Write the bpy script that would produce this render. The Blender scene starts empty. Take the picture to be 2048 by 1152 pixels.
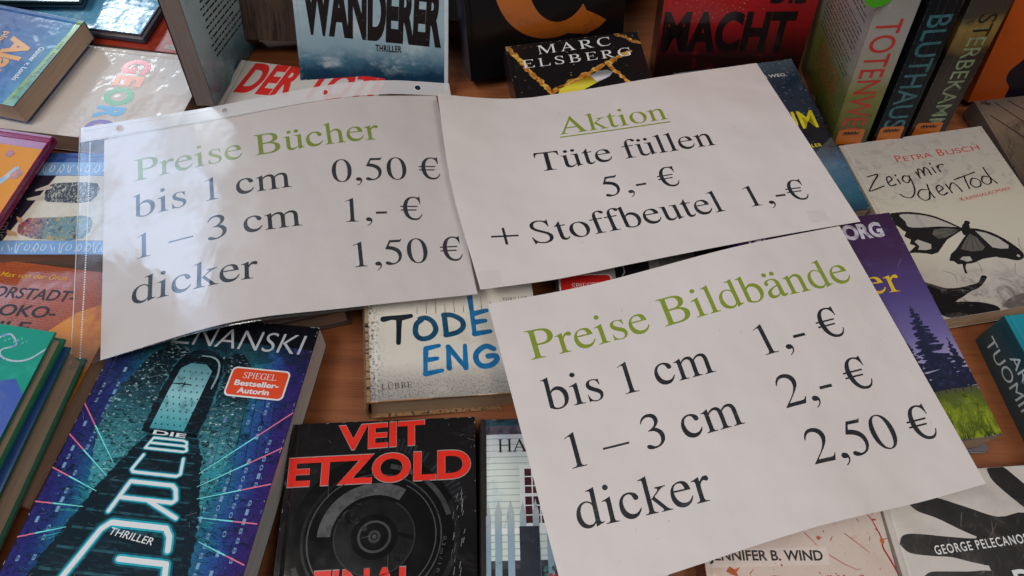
import bpy, bmesh, math, random
import numpy as np
from mathutils import Vector, Matrix
from mathutils.geometry import delaunay_2d_cdt

# ------------------------------------------------------------------ camera, world, lamps, exposure
SC = bpy.context.scene
COL = SC.collection
random.seed(7)

cam_d = bpy.data.cameras.new('camera')
cam = bpy.data.objects.new('camera', cam_d)
COL.objects.link(cam)
cam_d.sensor_width = 36.0
cam_d.lens = 1367.74 / 2048 * 36.0
cam_d.clip_start = 0.01
cam_d.clip_end = 60
cam.matrix_world = Matrix.Translation((0, 0, 0.52113)) @ (
    Matrix.Rotation(math.pi / 2 - 1.06122, 4, 'X') @ Matrix.Rotation(0.0288, 4, 'Z'))
SC.camera = cam

world = bpy.data.worlds.new('World')
SC.world = world
world.use_nodes = True
bg = world.node_tree.nodes['Background']
bg.inputs[0].default_value = (0.95, 0.93, 0.95, 1)
bg.inputs[1].default_value = 0.035

def area(name, loc, target, sx, sy, power, color):
    d = bpy.data.lights.new(name, 'AREA')
    d.shape = 'RECTANGLE'; d.size = sx; d.size_y = sy; d.energy = power; d.color = color
    o = bpy.data.objects.new(name, d)
    o.location = loc
    o.rotation_euler = (Vector(target) - Vector(loc)).to_track_quat('-Z', 'Y').to_euler()
    COL.objects.link(o)
    return o

area('ceiling_light', (-0.85, -0.34, 2.2), (-0.1, 0.25, 0), 1.1, 0.55, 22, (1.0, 0.955, 0.92))
area('second_ceiling_light', (0.95, -0.40, 2.2), (0.0, 0.25, 0), 1.1, 0.55, 14, (1.0, 0.94, 0.88))
area('left_blue_fill', (-1.7, -0.6, 1.35), (-0.4, 0.2, 0), 0.8, 0.9, 8, (0.58, 0.78, 1.0))  # added fill lamp behind the camera, cools and brightens the left side
area('window_light', (-2.25, 3.0, 1.95), (-0.4, 0.5, 0), 0.8, 0.8, 7, (0.74, 0.87, 1.0))
area('side_window_light', (-2.65, 2.0, 1.78), (-0.33, 0.33, 0), 0.9, 0.9, 13, (0.50, 0.70, 1.0))
area('window_lamp', (-2.0, 2.72, 1.72), (-0.44, 0.6, 0), 0.42, 0.16, 4, (0.80, 0.93, 1.0))

SC.view_settings.view_transform = 'Standard'
SC.view_settings.look = 'None'
SC.view_settings.exposure = 0.0
SC.view_settings.gamma = 1.0
SC.view_settings.use_curve_mapping = False
SC.cycles.max_bounces = 8
SC.cycles.transparent_max_bounces = 12
SC.cycles.caustics_reflective = False
SC.cycles.caustics_refractive = False
SC.cycles.use_denoising = True

GRIDS = {
 'S1': [-30623,19480,4400,-28021,20065,5072,-25457,20641,5799,-22973,21188,6447,-20590,21699,6884,-18307,22173,7004,-16077,22622,6880,-13856,23062,6662,-11623,23505,6491,-9386,23947,6331,-7145,24387,6156,-4899,24825,5976,-2647,25262,5800,-31359,22011,4425,-28755,22574,5052,-26188,23126,5729,-23695,23654,6337,-21297,24154,6758,-18991,24626,6895,-16738,25082,6813,-14496,25531,6650,-12247,25980,6517,-9999,26428,6371,-7749,26871,6183,-5493,27312,5976,-3229,27752,5775,-32101,24570,4450,-29496,25112,5032,-26927,25643,5659,-24426,26155,6227,-22011,26645,6631,-19684,27115,6787,-17406,27575,6747,-15143,28030,6637,-12878,28485,6543,-10619,28936,6411,-8360,29384,6211,-6094,29829,5977,-3819,30273,5750,-32854,27156,4475,-30249,27681,5012,-27678,28194,5590,-25168,28691,6117,-22738,29172,6505,-20387,29640,6678,-18085,30102,6681,-15799,30561,6625,-13518,31018,6570,-11246,31473,6452,-8979,31926,6238,-6703,32377,5977,-4416,32827,5725,-33626,29771,4500,-31020,30280,4992,-28445,30778,5520,-25927,31263,6007,-23480,31736,6378,-21105,32201,6570,-18778,32663,6614,-16467,33124,6613,-14168,33582,6596,-11884,34040,6492,-9606,34498,6265,-7320,34957,5978,-5021,35413,5700,-34419,32415,4525,-31811,32911,4972,-29233,33397,5450,-26705,33871,5897,-24240,34337,6252,-21840,34799,6461,-19485,35259,6548,-17149,35718,6601,-14830,36176,6623,-12532,36636,6532,-10243,37101,6293,-7946,37568,5978,-5634,38032,5675,-35229,35087,4550,-32619,35573,4952,-30037,36049,5381,-27499,36516,5788,-25016,36976,6125,-22590,37433,6352,-20206,37891,6482,-17843,38346,6589,-15503,38801,6649,-13189,39263,6572,-10889,39736,6320,-8580,40212,5979,-6254,40685,5650,-36052,37790,4575,-33440,38268,4932,-30854,38736,5311,-28306,39197,5678,-25804,39652,5999,-23351,40105,6244,-20939,40558,6415,-18548,41008,6577,-16185,41459,6676,-13856,41922,6613,-11543,42402,6347,-9223,42890,5979,-6883,43373,5625,-36882,40523,4600,-34269,40995,4912,-31679,41459,5241,-29122,41916,5568,-26602,42367,5872,-24122,42815,6135,-21680,43262,6349,-19260,43703,6564,-16875,44148,6702,-14529,44612,6653,-12205,45101,6375,-9873,45601,5980,-7520,46095,5600],
 'S2': [-2403,25334,6400,443,25998,6137,3251,26657,5945,5973,27320,6004,8621,27975,6143,11226,28614,6230,13782,29241,6303,16294,29856,6359,18767,30460,6394,21207,31053,6406,23619,31636,6388,26006,32210,6345,28359,32775,6300,-3185,27893,6462,-344,28540,6117,2465,29182,5859,5197,29825,5867,7855,30459,5998,10467,31081,6091,13028,31692,6177,15543,32291,6253,18019,32880,6304,20462,33459,6328,22878,34030,6322,25268,34592,6293,27622,35146,6262,-3972,30403,6525,-1136,31040,6098,1674,31669,5773,4416,32295,5730,7084,32912,5852,9704,33517,5952,12272,34112,6051,14791,34697,6146,17272,35272,6214,19721,35838,6250,22142,36397,6256,24536,36949,6240,26893,37492,6225,-4712,32881,6588,-1886,33511,6079,922,34131,5688,3670,34742,5593,6345,35342,5707,8970,35932,5813,11541,36511,5925,14062,37081,6040,16545,37641,6124,18996,38195,6171,21420,38742,6189,23814,39283,6188,26172,39816,6188,-5352,35345,6650,-2543,35972,6059,254,36584,5602,3001,37181,5456,5675,37764,5561,8298,38336,5673,10865,38898,5799,13380,39451,5934,15857,39996,6033,18303,40535,6093,20721,41068,6123,23108,41596,6135,25458,42116,6150,-5884,37801,6712,-3098,38426,6040,-320,39032,5516,2417,39616,5319,5082,40180,5416,7694,40733,5534,10249,41277,5673,12750,41810,5827,15213,42336,5943,17645,42859,6015,20048,43376,6057,22419,43888,6082,24751,44393,6112,-6341,40241,6775,-3584,40867,6020,-829,41468,5431,1891,42039,5182,4542,42584,5271,7138,43118,5395,9675,43641,5547,12156,44153,5721,14599,44661,5853,17012,45165,5936,19394,45665,5990,21743,46160,6030,24052,46648,6075,-6763,42654,6837,-4038,43283,6001,-1309,43881,5345,1393,44442,5045,4027,44969,5125,6604,45483,5256,9121,45986,5421,11580,46477,5615,14001,46964,5763,16392,47450,5858,18751,47932,5924,21076,48410,5977,23360,48880,6038,-7192,45025,6900,-4498,45663,5982,-1795,46261,5259,889,46814,4908,3506,47324,4980,6065,47820,5117,8565,48303,5295,11003,48774,5508,13403,49242,5673,15774,49711,5780,18112,50176,5858,20415,50638,5925,22675,51092,6000],
 'S3': [3918,3403,6200,6254,4152,6340,8575,4897,6480,10884,5635,6607,13168,6375,6755,15434,7113,6907,17709,7832,7003,20033,8520,6981,22462,9160,6766,24978,9774,6425,27484,10402,6138,29886,11075,6035,32244,11764,6000,3206,5989,6225,5553,6719,6325,7887,7446,6428,10208,8171,6532,12502,8902,6674,14774,9633,6831,17049,10349,6943,19364,11040,6951,21770,11694,6782,24256,12323,6488,26740,12961,6230,29136,13633,6129,31495,14316,6088,2494,8576,6250,4851,9288,6310,7198,10000,6375,9531,10713,6458,11834,11434,6593,14112,12158,6754,16387,12871,6883,18694,13563,6921,21077,14226,6798,23535,14867,6552,25997,15513,6323,28388,16183,6223,30747,16860,6175,1783,11163,6275,4149,11860,6295,6508,12558,6323,8852,13260,6384,11164,13972,6512,13448,14688,6678,15724,15396,6824,18022,16088,6891,20385,16757,6814,22815,17408,6615,25255,18059,6416,27642,18726,6317,30002,19398,6262,1071,13750,6300,3446,14435,6280,5816,15120,6270,8171,15812,6310,10492,16516,6431,12782,17224,6602,15060,17926,6764,17351,18615,6861,19693,19287,6830,22097,19943,6679,24516,20599,6508,26897,21262,6411,29258,21929,6350,359,16338,6325,2742,17011,6265,5124,17686,6218,7488,18370,6236,9818,19065,6351,12115,19764,6525,14394,20459,6704,16678,21144,6831,19002,21815,6846,21379,22475,6742,23779,23131,6601,26155,23792,6505,28516,24454,6438,-353,18925,6350,2038,19590,6250,4429,20256,6165,6804,20932,6162,9143,21618,6270,11446,22308,6449,13727,22995,6644,16005,23674,6801,18310,24343,6862,20663,25002,6805,23043,25658,6693,25415,26314,6599,27776,26971,6525,-1065,21513,6375,1333,22171,6235,3734,22830,6113,6118,23498,6087,8466,24176,6189,10776,24857,6373,13058,25534,6584,15331,26205,6771,17619,26868,6878,19949,27525,6869,22310,28178,6786,24676,28830,6694,27038,29481,6612,-1777,24101,6400,627,24753,6220,3037,25408,6060,5431,26069,6013,7787,26739,6108,10104,27409,6296,12389,28076,6525,14656,28738,6741,16928,29393,6894,19235,30043,6932,21578,30691,6879,23940,31338,6788,26302,31985,6700],
 'SL': [-32854,18824,4068,-29985,19501,4650,-27084,20110,5430,-24245,20657,6226,-21536,21160,6852,-18985,21651,7131,-16550,22144,7058,-14155,22641,6825,-11759,23139,6624,-9366,23640,6452,-6979,24143,6266,-4596,24644,6076,-2215,25138,5892,-33612,21530,4124,-30724,22175,4676,-27810,22749,5404,-24958,23265,6145,-22229,23751,6732,-19653,24246,7008,-17188,24758,6970,-14762,25272,6796,-12337,25779,6644,-9923,26288,6487,-7517,26795,6285,-5111,27284,6063,-2704,27755,5853,-34380,24283,4181,-31473,24898,4701,-28548,25441,5376,-25683,25930,6061,-22934,26400,6611,-20333,26899,6885,-17838,27430,6884,-15378,27957,6770,-12925,28472,6667,-10490,28990,6523,-8066,29505,6301,-5637,29982,6047,-3204,30426,5812,-35169,27087,4238,-32244,27672,4725,-29307,28188,5345,-26429,28654,5975,-23660,29109,6488,-21031,29614,6763,-18504,30160,6801,-16009,30699,6749,-13527,31219,6692,-11071,31748,6559,-8628,32273,6316,-6176,32739,6028,-3714,33155,5770,-35993,29942,4294,-33047,30500,4747,-30099,30991,5311,-27205,31438,5885,-24414,31881,6363,-21755,32391,6641,-19192,32952,6720,-16660,33497,6731,-14148,34022,6720,-11669,34565,6595,-9206,35102,6328,-6728,35559,6006,-4235,35944,5726,-36856,32850,4350,-33889,33384,4766,-30927,33855,5274,-28017,34285,5792,-25200,34718,6234,-22507,35233,6518,-19906,35805,6641,-17334,36355,6717,-14788,36883,6749,-12286,37441,6630,-9801,37996,6337,-7294,38444,5981,-4768,38793,5681,-37753,35815,4405,-34764,36325,4784,-31787,36780,5234,-28859,37198,5695,-26015,37622,6104,-23286,38140,6396,-20643,38722,6565,-18027,39272,6706,-15447,39804,6781,-12920,40381,6666,-10413,40957,6345,-7875,41396,5953,-5313,41705,5634,-38674,38836,4459,-35662,39325,4801,-32672,39768,5192,-29726,40177,5596,-26852,40595,5972,-24084,41115,6274,-21398,41704,6491,-18737,42251,6699,-16121,42787,6815,-13570,43385,6700,-11040,43988,6349,-8471,44419,5922,-5869,44682,5586,-39610,41914,4514,-36576,42385,4817,-33572,42820,5149,-30609,43224,5495,-27706,43637,5838,-24898,44159,6152,-22167,44753,6419,-19459,45292,6694,-16809,45832,6850,-14233,46457,6734,-11681,47091,6351,-9080,47514,5888,-6438,47725,5538],
}
POSE = {
 'etzold': ([-0.1444, -0.052, -0.0005], [0.99758, -0.06752, -0.01634, 0.06759, 0.9977, 0.00424, 0.01602, -0.00533, 0.99986], [134.6, 206.0, 33.0]),
 'house': ([-0.011, -0.0275, -0.0001], [0.99882, -0.04857, -0.00191, 0.04857, 0.99882, 7e-05, 0.00191, -0.00017, 1.0], [125.0, 190.0, 30.0]),
 'spiegel': ([0.0431, 0.1973, 0.0001], [0.99823, -0.05938, -0.00161, 0.05938, 0.99824, -0.00042, 0.00163, 0.00032, 1.0], [133.0, 190.0, 30.5]),
 'borg': ([0.2109, 0.1287, 0.031], [0.98621, -0.16552, 0.00121, 0.1655, 0.98614, 0.01148, -0.0031, -0.01112, 0.99993], [135.0, 191.9, 29.3]),
 'butterfly': ([0.3442, 0.2559, 0.0056], [0.9803, -0.19742, -0.0053, 0.19748, 0.98015, 0.01756, 0.00173, -0.01826, 0.99983], [146.7, 190.5, 22.0]),
 'sea': ([0.1931, 0.3401, 0.0007], [0.9802, -0.19798, 0.00357, 0.19796, 0.9802, 0.00476, -0.00444, -0.00396, 0.99998], [125.0, 190.0, 30.0]),
 'brown': ([0.4877, 0.3221, -0.003], [0.98705, -0.1599, -0.01298, 0.15957, 0.98691, -0.02317, 0.01651, 0.0208, 0.99965], [125.0, 190.0, 20.0]),
 'hand': ([0.2864, -0.0827, -0.0026], [0.9958, -0.09142, -0.00513, 0.0913, 0.99561, -0.02042, 0.00697, 0.01987, 0.99978], [140.0, 215.0, 20.0]),
 'wind': ([0.1432, -0.0783, -0.0], [0.99882, -0.04848, -0.00164, 0.04848, 0.99882, -0.00064, 0.00167, 0.00056, 1.0], [130.0, 190.0, 25.3]),
 'alan': ([-0.6104, 0.5917, 0.0301], [-0.20869, 0.97794, 0.00915, -0.97794, -0.20876, 0.00757, 0.00931, -0.00737, 0.99993], [119.8, 180.0, 20.8]),
 'fehlst': ([-0.5336, 0.3992, -0.0007], [0.03361, 0.99943, 0.00041, -0.99941, 0.03361, 0.00767, 0.00765, -0.00066, 0.99997], [110.1, 190.0, 29.2]),
 'teal': ([-0.5049, 0.0054, 0.0548], [0.99211, 0.12464, 0.01369, -0.12445, 0.99213, -0.01383, -0.01531, 0.01202, 0.99981], [150.0, 220.0, 15.6]),
 'tealunder': ([-0.4951, -0.0047, 0.0299], [0.99551, 0.09467, 0.00015, -0.09467, 0.99551, -0.00081, -0.00022, 0.00079, 1.0], [150.0, 220.0, 25.0]),
 'glare': ([-0.583, 0.5817, 0.021], [0.99009, 0.14017, -0.00882, -0.13999, 0.98998, 0.01839, 0.01131, -0.01698, 0.99979], [200.0, 260.0, 11.5]),
 'topdark': ([-0.649, 0.578, 0.0424], [0.99959, -0.02829, 0.0034, 0.02829, 0.9996, 0.00092, -0.00342, -0.00083, 0.99999], [200.0, 260.0, 6.6]),
 'macht': ([0.1401, 0.5724, 0.0004], [0.99961, -0.02731, 0.00559, 0.01336, 0.29335, -0.95591, 0.02447, 0.95562, 0.2936], [148.1, 210.0, 30.3]),
 'orange': ([-0.6082, 0.4383, 0.0326], [-0.14258, 0.98978, -0.00041, -0.98977, -0.14258, 0.00418, 0.00407, 0.001, 0.99999], [125.0, 190.0, 9.2]),
 'vorstadt': ([-0.463, 0.1074, 0.0087], [0.99115, 0.13011, -0.02643, -0.12853, 0.99021, 0.05447, 0.03325, -0.05059, 0.99817], [125.0, 190.0, 16.5]),
 'tuomi': ([0.4173, 0.0658, 0.005], [0.99116, -0.12228, -0.05141, 0.12455, 0.99125, 0.04371, 0.04562, -0.04973, 0.99772], [120.0, 190.0, 45.3]),
 'redflat': ([-0.4987, 0.6887, 0.0031], [-0.12835, 0.99173, 0.00126, -0.99173, -0.12835, -0.00016, 0.0, -0.00127, 1.0], [125.0, 190.0, 18.0]),
 'plain': ([-0.2544, 0.2169, 0.0034], [0.95832, -0.28324, 0.03729, 0.283, 0.95905, 0.01179, -0.0391, -0.00075, 0.99923], [125.0, 190.0, 26.5]),
 'silver': ([0.2408, 0.1501, 0.0047], [0.99944, -0.03271, -0.00755, 0.0328, 0.99939, 0.01214, 0.00715, -0.01238, 0.9999], [125.0, 190.0, 6.1]),
 'orangeface': ([0.4542, 0.544, 0.002], [0.99088, -0.03109, 0.13111, 0.13395, 0.33252, -0.93353, -0.01457, 0.94258, 0.33366], [135.0, 210.0, 30.0]),
 'burg': ([-0.3196, 0.0284, 0.028], [0.99697, 0.07675, 0.01247, -0.07765, 0.9913, 0.10626, -0.00421, -0.10691, 0.99426], [152.5, 214.7, 26.4]),
 'todes': ([-0.1076, 0.166, 0.0104], [0.97983, -0.14697, 0.13537, 0.14767, 0.98903, 0.00493, -0.13461, 0.01516, 0.99078], [134.9, 215.0, 37.7]),
 'blurb': ([-0.2807, 0.5915, 0.0007], [-0.02197, -0.01701, -0.99961, -0.96206, 0.27234, 0.01651, 0.27195, 0.96205, -0.02235], [141.2, 200.0, 18.7]),
 'wanderer': ([-0.2172, 0.5267, 0.0102], [0.99558, 0.02773, 0.08976, 0.06478, 0.48938, -0.86966, -0.06804, 0.87163, 0.48541], [144.8, 200.0, 30.3]),
 'derto': ([-0.3119, 0.3227, 0.0001], [0.9875, 0.15719, -0.01182, -0.15703, 0.98751, 0.01317, 0.01375, -0.01115, 0.99984], [150.0, 210.0, 30.0]),
 'totenweg': ([0.3004, 0.4476, 0.02], [0.01958, -0.11245, 0.99346, 0.98726, 0.15908, -0.00145, -0.15788, 0.98084, 0.11413], [126.0, 190.0, 32.7]),
 'bluthaus': ([0.343, 0.4531, 0.0194], [-0.00606, -0.10691, 0.99425, 0.98741, 0.15654, 0.02285, -0.15808, 0.98187, 0.10461], [124.9, 190.0, 27.3]),
 'sterbe': ([0.3812, 0.4634, 0.0158], [0.01737, -0.11648, 0.99304, 0.99172, 0.12839, -0.00229, -0.12723, 0.98486, 0.11775], [125.0, 190.0, 32.6]),
 'georg': ([-0.5684, 0.5652, -0.0011], [-0.12245, 0.99239, -0.01315, -0.99225, -0.12212, 0.02313, 0.02135, 0.01588, 0.99965], [120.5, 259.8, 21.4]),
 'marc': ([0.0232, 0.35, 0.0008], [0.97901, -0.20153, 0.03045, 0.20381, 0.96987, -0.13351, -0.00263, 0.13691, 0.99058], [132.7, 187.4, 30.1]),
 'ring': ([-0.0578, 0.5534, 0.0042], [0.95104, -0.07421, 0.30004, 0.30819, 0.30133, -0.90234, -0.02345, 0.95063, 0.30945], [164.6, 210.0, 35.1]),
}
# ------------------------------------------------------------------ colours and materials
GAIN = 1.4
def lin(hexs, gain=GAIN):
    h = hexs.lstrip('#')
    r = []
    for i in (0, 2, 4):
        c = int(h[i:i + 2], 16) / 255
        c = c / 12.92 if c <= 0.04045 else ((c + 0.055) / 1.055) ** 2.4
        r.append(min(c * gain, 0.86))
    return (r[0], r[1], r[2], 1.0)

_mats = {}
class NT:
    def __init__(s, name):
        s.m = bpy.data.materials.new(name); s.m.use_nodes = True
        s.t = s.m.node_tree; s.t.nodes.clear()
        s.out = s.n('ShaderNodeOutputMaterial')
        s.uv = s.n('ShaderNodeUVMap').outputs[0]
    def n(s, typ, **kw):
        nd = s.t.nodes.new(typ)
        for k, v in kw.items(): setattr(nd, k, v)
        return nd
    def l(s, a, b): s.t.links.new(a, b)
    def math(s, op, a, b=None, clamp=False):
        nd = s.n('ShaderNodeMath', operation=op); nd.use_clamp = clamp
        for i, x in enumerate((a, b)):
            if x is None: continue
            if isinstance(x, (int, float)): nd.inputs[i].default_value = x
            else: s.l(x, nd.inputs[i])
        return nd.outputs[0]
    def mapping(s, vec, scale, loc=(0, 0, 0)):
        nd = s.n('ShaderNodeMapping'); s.l(vec, nd.inputs[0])
        nd.inputs['Scale'].default_value = scale; nd.inputs['Location'].default_value = loc
        return nd.outputs[0]
    def noise(s, vec, scale, detail=4, rough=0.6, dist=0.0):
        nd = s.n('ShaderNodeTexNoise'); s.l(vec, nd.inputs['Vector'])
        nd.inputs['Scale'].default_value = scale; nd.inputs['Detail'].default_value = detail
        nd.inputs['Roughness'].default_value = rough; nd.inputs['Distortion'].default_value = dist
        return nd.outputs[0]
    def step(s, v, lo, hi):
        nd = s.n('ShaderNodeMapRange'); nd.interpolation_type = 'SMOOTHSTEP'
        s.l(v, nd.inputs[0]); nd.inputs[1].default_value = lo; nd.inputs[2].default_value = hi
        return nd.outputs[0]
    def ramp(s, v, stops):
        nd = s.n('ShaderNodeValToRGB'); s.l(v, nd.inputs[0])
        e = nd.color_ramp.elements
        while len(e) > 1: e.remove(e[-1])
        for i, (p, c) in enumerate(stops):
            x = e[0] if i == 0 else e.new(p)
            x.position = p; x.color = lin(c) if isinstance(c, str) else c
        return nd.outputs[0]
    def mix(s, f, a, b, mode='MIX'):
        nd = s.n('ShaderNodeMix', data_type='RGBA', blend_type=mode)
        for i, x in ((0, f), (6, a), (7, b)):
            if isinstance(x, (int, float)): nd.inputs[i].default_value = x
            elif isinstance(x, tuple): nd.inputs[i].default_value = x
            elif isinstance(x, str): nd.inputs[i].default_value = lin(x)
            else: s.l(x, nd.inputs[i])
        return nd.outputs[2]
    def bsdf(s, color, rough=0.4, coat=0.0, bump=None, bump_d=0.0002, spec=0.5, smudge=0.06, coat_rough=0.08):
        b = s.n('ShaderNodeBsdfPrincipled')
        if isinstance(color, tuple): b.inputs['Base Color'].default_value = color
        else: s.l(color, b.inputs['Base Color'])
        if smudge:
            nz = s.noise(s.uv, 6.0, 5, 0.65)
            r = s.math('ADD', s.math('MULTIPLY', s.math('SUBTRACT', nz, 0.5), smudge * 3), rough, True)
            s.l(r, b.inputs['Roughness'])
        else: b.inputs['Roughness'].default_value = rough
        b.inputs['Specular IOR Level'].default_value = spec
        b.inputs['Coat Weight'].default_value = coat
        b.inputs['Coat Roughness'].default_value = coat_rough
        if bump is not None:
            bn = s.n('ShaderNodeBump'); s.l(bump, bn.inputs['Height'])
            bn.inputs['Strength'].default_value = 1.0; bn.inputs['Distance'].default_value = bump_d
            s.l(bn.outputs[0], b.inputs['Normal']); s.l(bn.outputs[0], b.inputs['Coat Normal'])
        s.l(b.outputs[0], s.out.inputs[0])
        return s.m

def ink(hexs, rough=0.35, coat=0.0, vary=0.10, raised=0.0):
    """printed colour with a slight uneven density"""
    key = ('ink', hexs, rough, coat, vary)
    if key not in _mats:
        t = NT('ink ' + hexs)
        c = lin(hexs)
        if vary:
            nz = t.noise(t.uv, 14.0, 6, 0.7)
            d = tuple(max(0, x * (1 - vary * 2.2)) for x in c[:3]) + (1,)
            col = t.mix(t.step(nz, 0.4, 0.72), c, d)
        else: col = c
        _mats[key] = t.bsdf(col, rough, coat)
    return _mats[key]

def cov(name, ramp, h=200.0, w=130.0, axis='v', noises=(), rough=0.3, coat=0.35, crumple=0.0, warp=0.0, wave=None, brick=None, coat_rough=0.08, spec=0.5):
    """printed cover: gradient over the page plus blotches; noises = (kind, scale, lo, hi, colour, (stretch))"""
    t = NT(name)
    sep = t.n('ShaderNodeSeparateXYZ'); t.l(t.uv, sep.inputs[0])
    v = t.math('DIVIDE', sep.outputs[1 if axis == 'v' else 0], (h if axis == 'v' else w) / 100.0)
    if warp:
        nz = t.noise(t.uv, 3.0, 6, 0.62)
        v = t.math('ADD', v, t.math('MULTIPLY', t.math('SUBTRACT', nz, 0.5), warp), True)
    col = t.ramp(v, ramp)
    if brick:
        b = t.n('ShaderNodeTexBrick'); t.l(t.uv, b.inputs[0])
        b.inputs['Scale'].default_value = brick[0]
        b.inputs['Color1'].default_value = lin(brick[1]); b.inputs['Color2'].default_value = lin(brick[2]); b.inputs['Mortar'].default_value = lin(brick[3])
        b.inputs['Mortar Size'].default_value = 0.02
        col = t.mix(0.75, col, b.outputs[0])
    if wave:
        wv = t.n('ShaderNodeTexWave', wave_type='BANDS', bands_direction=wave[3] if len(wave) > 3 else 'Y', wave_profile='SAW')
        t.l(t.uv, wv.inputs[0]); wv.inputs['Scale'].default_value = wave[0]; wv.inputs['Distortion'].default_value = 0.15
        col = t.mix(t.math('MULTIPLY', t.step(wv.outputs[1], 0.8, 1.0), wave[2]), col, lin(wave[1]))
    for nzs in noises:
        kind, sc, lo, hi, c = nzs[:5]
        vec = t.uv if len(nzs) < 6 else t.mapping(t.uv, nzs[5], (sc, lo, 0))
        if kind == 'n': f = t.noise(vec, sc, 6, 0.68)
        elif kind == 'd': f = t.noise(vec, sc, 8, 0.75, 1.2)
        else:
            vo = t.n('ShaderNodeTexVoronoi', feature='DISTANCE_TO_EDGE' if kind == 'e' else 'F1')
            t.l(vec, vo.inputs[0]); vo.inputs['Scale'].default_value = sc; f = vo.outputs[0]
        fac = t.step(f, lo, hi) if lo < hi else t.math('SUBTRACT', 1.0, t.step(f, hi, lo))
        if len(nzs) > 6:   # limited to a band of the page: (axis, p0, p1)
            ax, p0, p1 = nzs[6]
            q = t.math('DIVIDE', sep.outputs[1 if ax == 'v' else 0], (h if ax == 'v' else w) / 100.0)
            m = t.step(q, p0, p1) if p0 < p1 else t.math('SUBTRACT', 1.0, t.step(q, p1, p0))
            fac = t.math('MULTIPLY', fac, m)
        col = t.mix(fac, col, lin(c))
    hgt = t.noise(t.uv, 2.2 if crumple else 1.4, 3, 0.5)
    return t.bsdf(col, rough, coat, bump=hgt, bump_d=0.0012 + crumple, coat_rough=coat_rough, spec=spec)

def pages_mat(hexs='#8a7a68', seed=0.0, dirt=0.5):
    key = ('pages', hexs)
    if key not in _mats:
        t = NT('pages ' + hexs)
        # thin leaves: streaks that run along the edge, packed tight through the thickness
        a = t.noise(t.mapping(t.uv, (1.2, 260.0, 1.0)), 1.0, 3, 0.7)
        b = t.noise(t.mapping(t.uv, (0.5, 55.0, 1.0)), 1.0, 3, 0.6)
        c = lin(hexs, 2.9)
        dk = tuple(x * 0.6 for x in c[:3]) + (1,)
        md = tuple(x * 0.78 for x in c[:3]) + (1,)
        col = t.mix(t.step(a, 0.45, 0.7), c, dk)
        col = t.mix(t.step(b, 0.5, 0.75), col, md)
        _mats[key] = t.bsdf(col, 0.85, 0, bump=a, bump_d=0.0004, spec=0.2, smudge=0)
    return _mats[key]

def wood_mat():
    t = NT('table wood')
    g = t.noise(t.mapping(t.uv, (0.6, 9.0, 1)), 2.0, 6, 0.62, 0.6)
    f = t.noise(t.mapping(t.uv, (3.0, 130.0, 1)), 1.0, 3, 0.6)
    col = t.ramp(g, [(0.25, '#6b3c20'), (0.5, '#824c2c'), (0.75, '#8f5734')])
    col = t.mix(t.math('MULTIPLY', t.step(f, 0.5, 0.75), 0.45), col, '#5c331c')
    return t.bsdf(col, 0.42, 0.1, bump=f, bump_d=0.0002)

def toner(name, hexs, light):
    t = NT(name)
    a = t.noise(t.mapping(t.uv, (0.7, 16.0, 1)), 2.0, 5, 0.7)
    b = t.noise(t.uv, 9.0, 5, 0.65)
    col = t.mix(t.step(a, 0.56, 0.74), lin(hexs), lin(light))
    col = t.mix(t.math('MULTIPLY', t.step(b, 0.5, 0.75), 0.5), col, lin(light))
    return t.bsdf(col, 0.38, 0.0, spec=0.4)

def paper_mat(name='sign paper', hexs='#bdb4b0'):
    t = NT(name)
    nz = t.noise(t.uv, 1.3, 4, 0.5)
    c = lin(hexs, 1.55); d = tuple(x * 0.965 for x in c[:3]) + (1,)
    fib = t.noise(t.uv, 60.0, 3, 0.6)
    ink_dust = t.step(t.noise(t.uv, 21.0, 2, 0.5), 0.735, 0.76)
    hgt = t.math('ADD', t.math('MULTIPLY', t.noise(t.uv, 0.9, 3, 0.5), 1.0), t.math('MULTIPLY', fib, 0.015))
    grip = t.step(t.noise(t.uv, 2.6, 5, 0.7, 0.8), 0.60, 0.8)
    col = t.mix(t.math('MULTIPLY', grip, 0.07), t.mix(t.step(nz, 0.35, 0.65), c, d), lin('#6f6862'))
    col = t.mix(t.math('MULTIPLY', ink_dust, 0.25), col, lin('#77706c'))
    # shallow dents and two soft bends from handling
    fold = t.n('ShaderNodeTexWave', wave_type='BANDS', bands_direction='DIAGONAL', wave_profile='SIN'); t.l(t.uv, fold.inputs[0]); fold.inputs['Scale'].default_value = 0.11; fold.inputs['Distortion'].default_value = 3.0
    hgt = t.math('ADD', hgt, t.math('MULTIPLY', fold.outputs[1], 0.5))
    return t.bsdf(col, 0.46, 0.0, bump=hgt, bump_d=0.008, spec=0.4)

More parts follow.
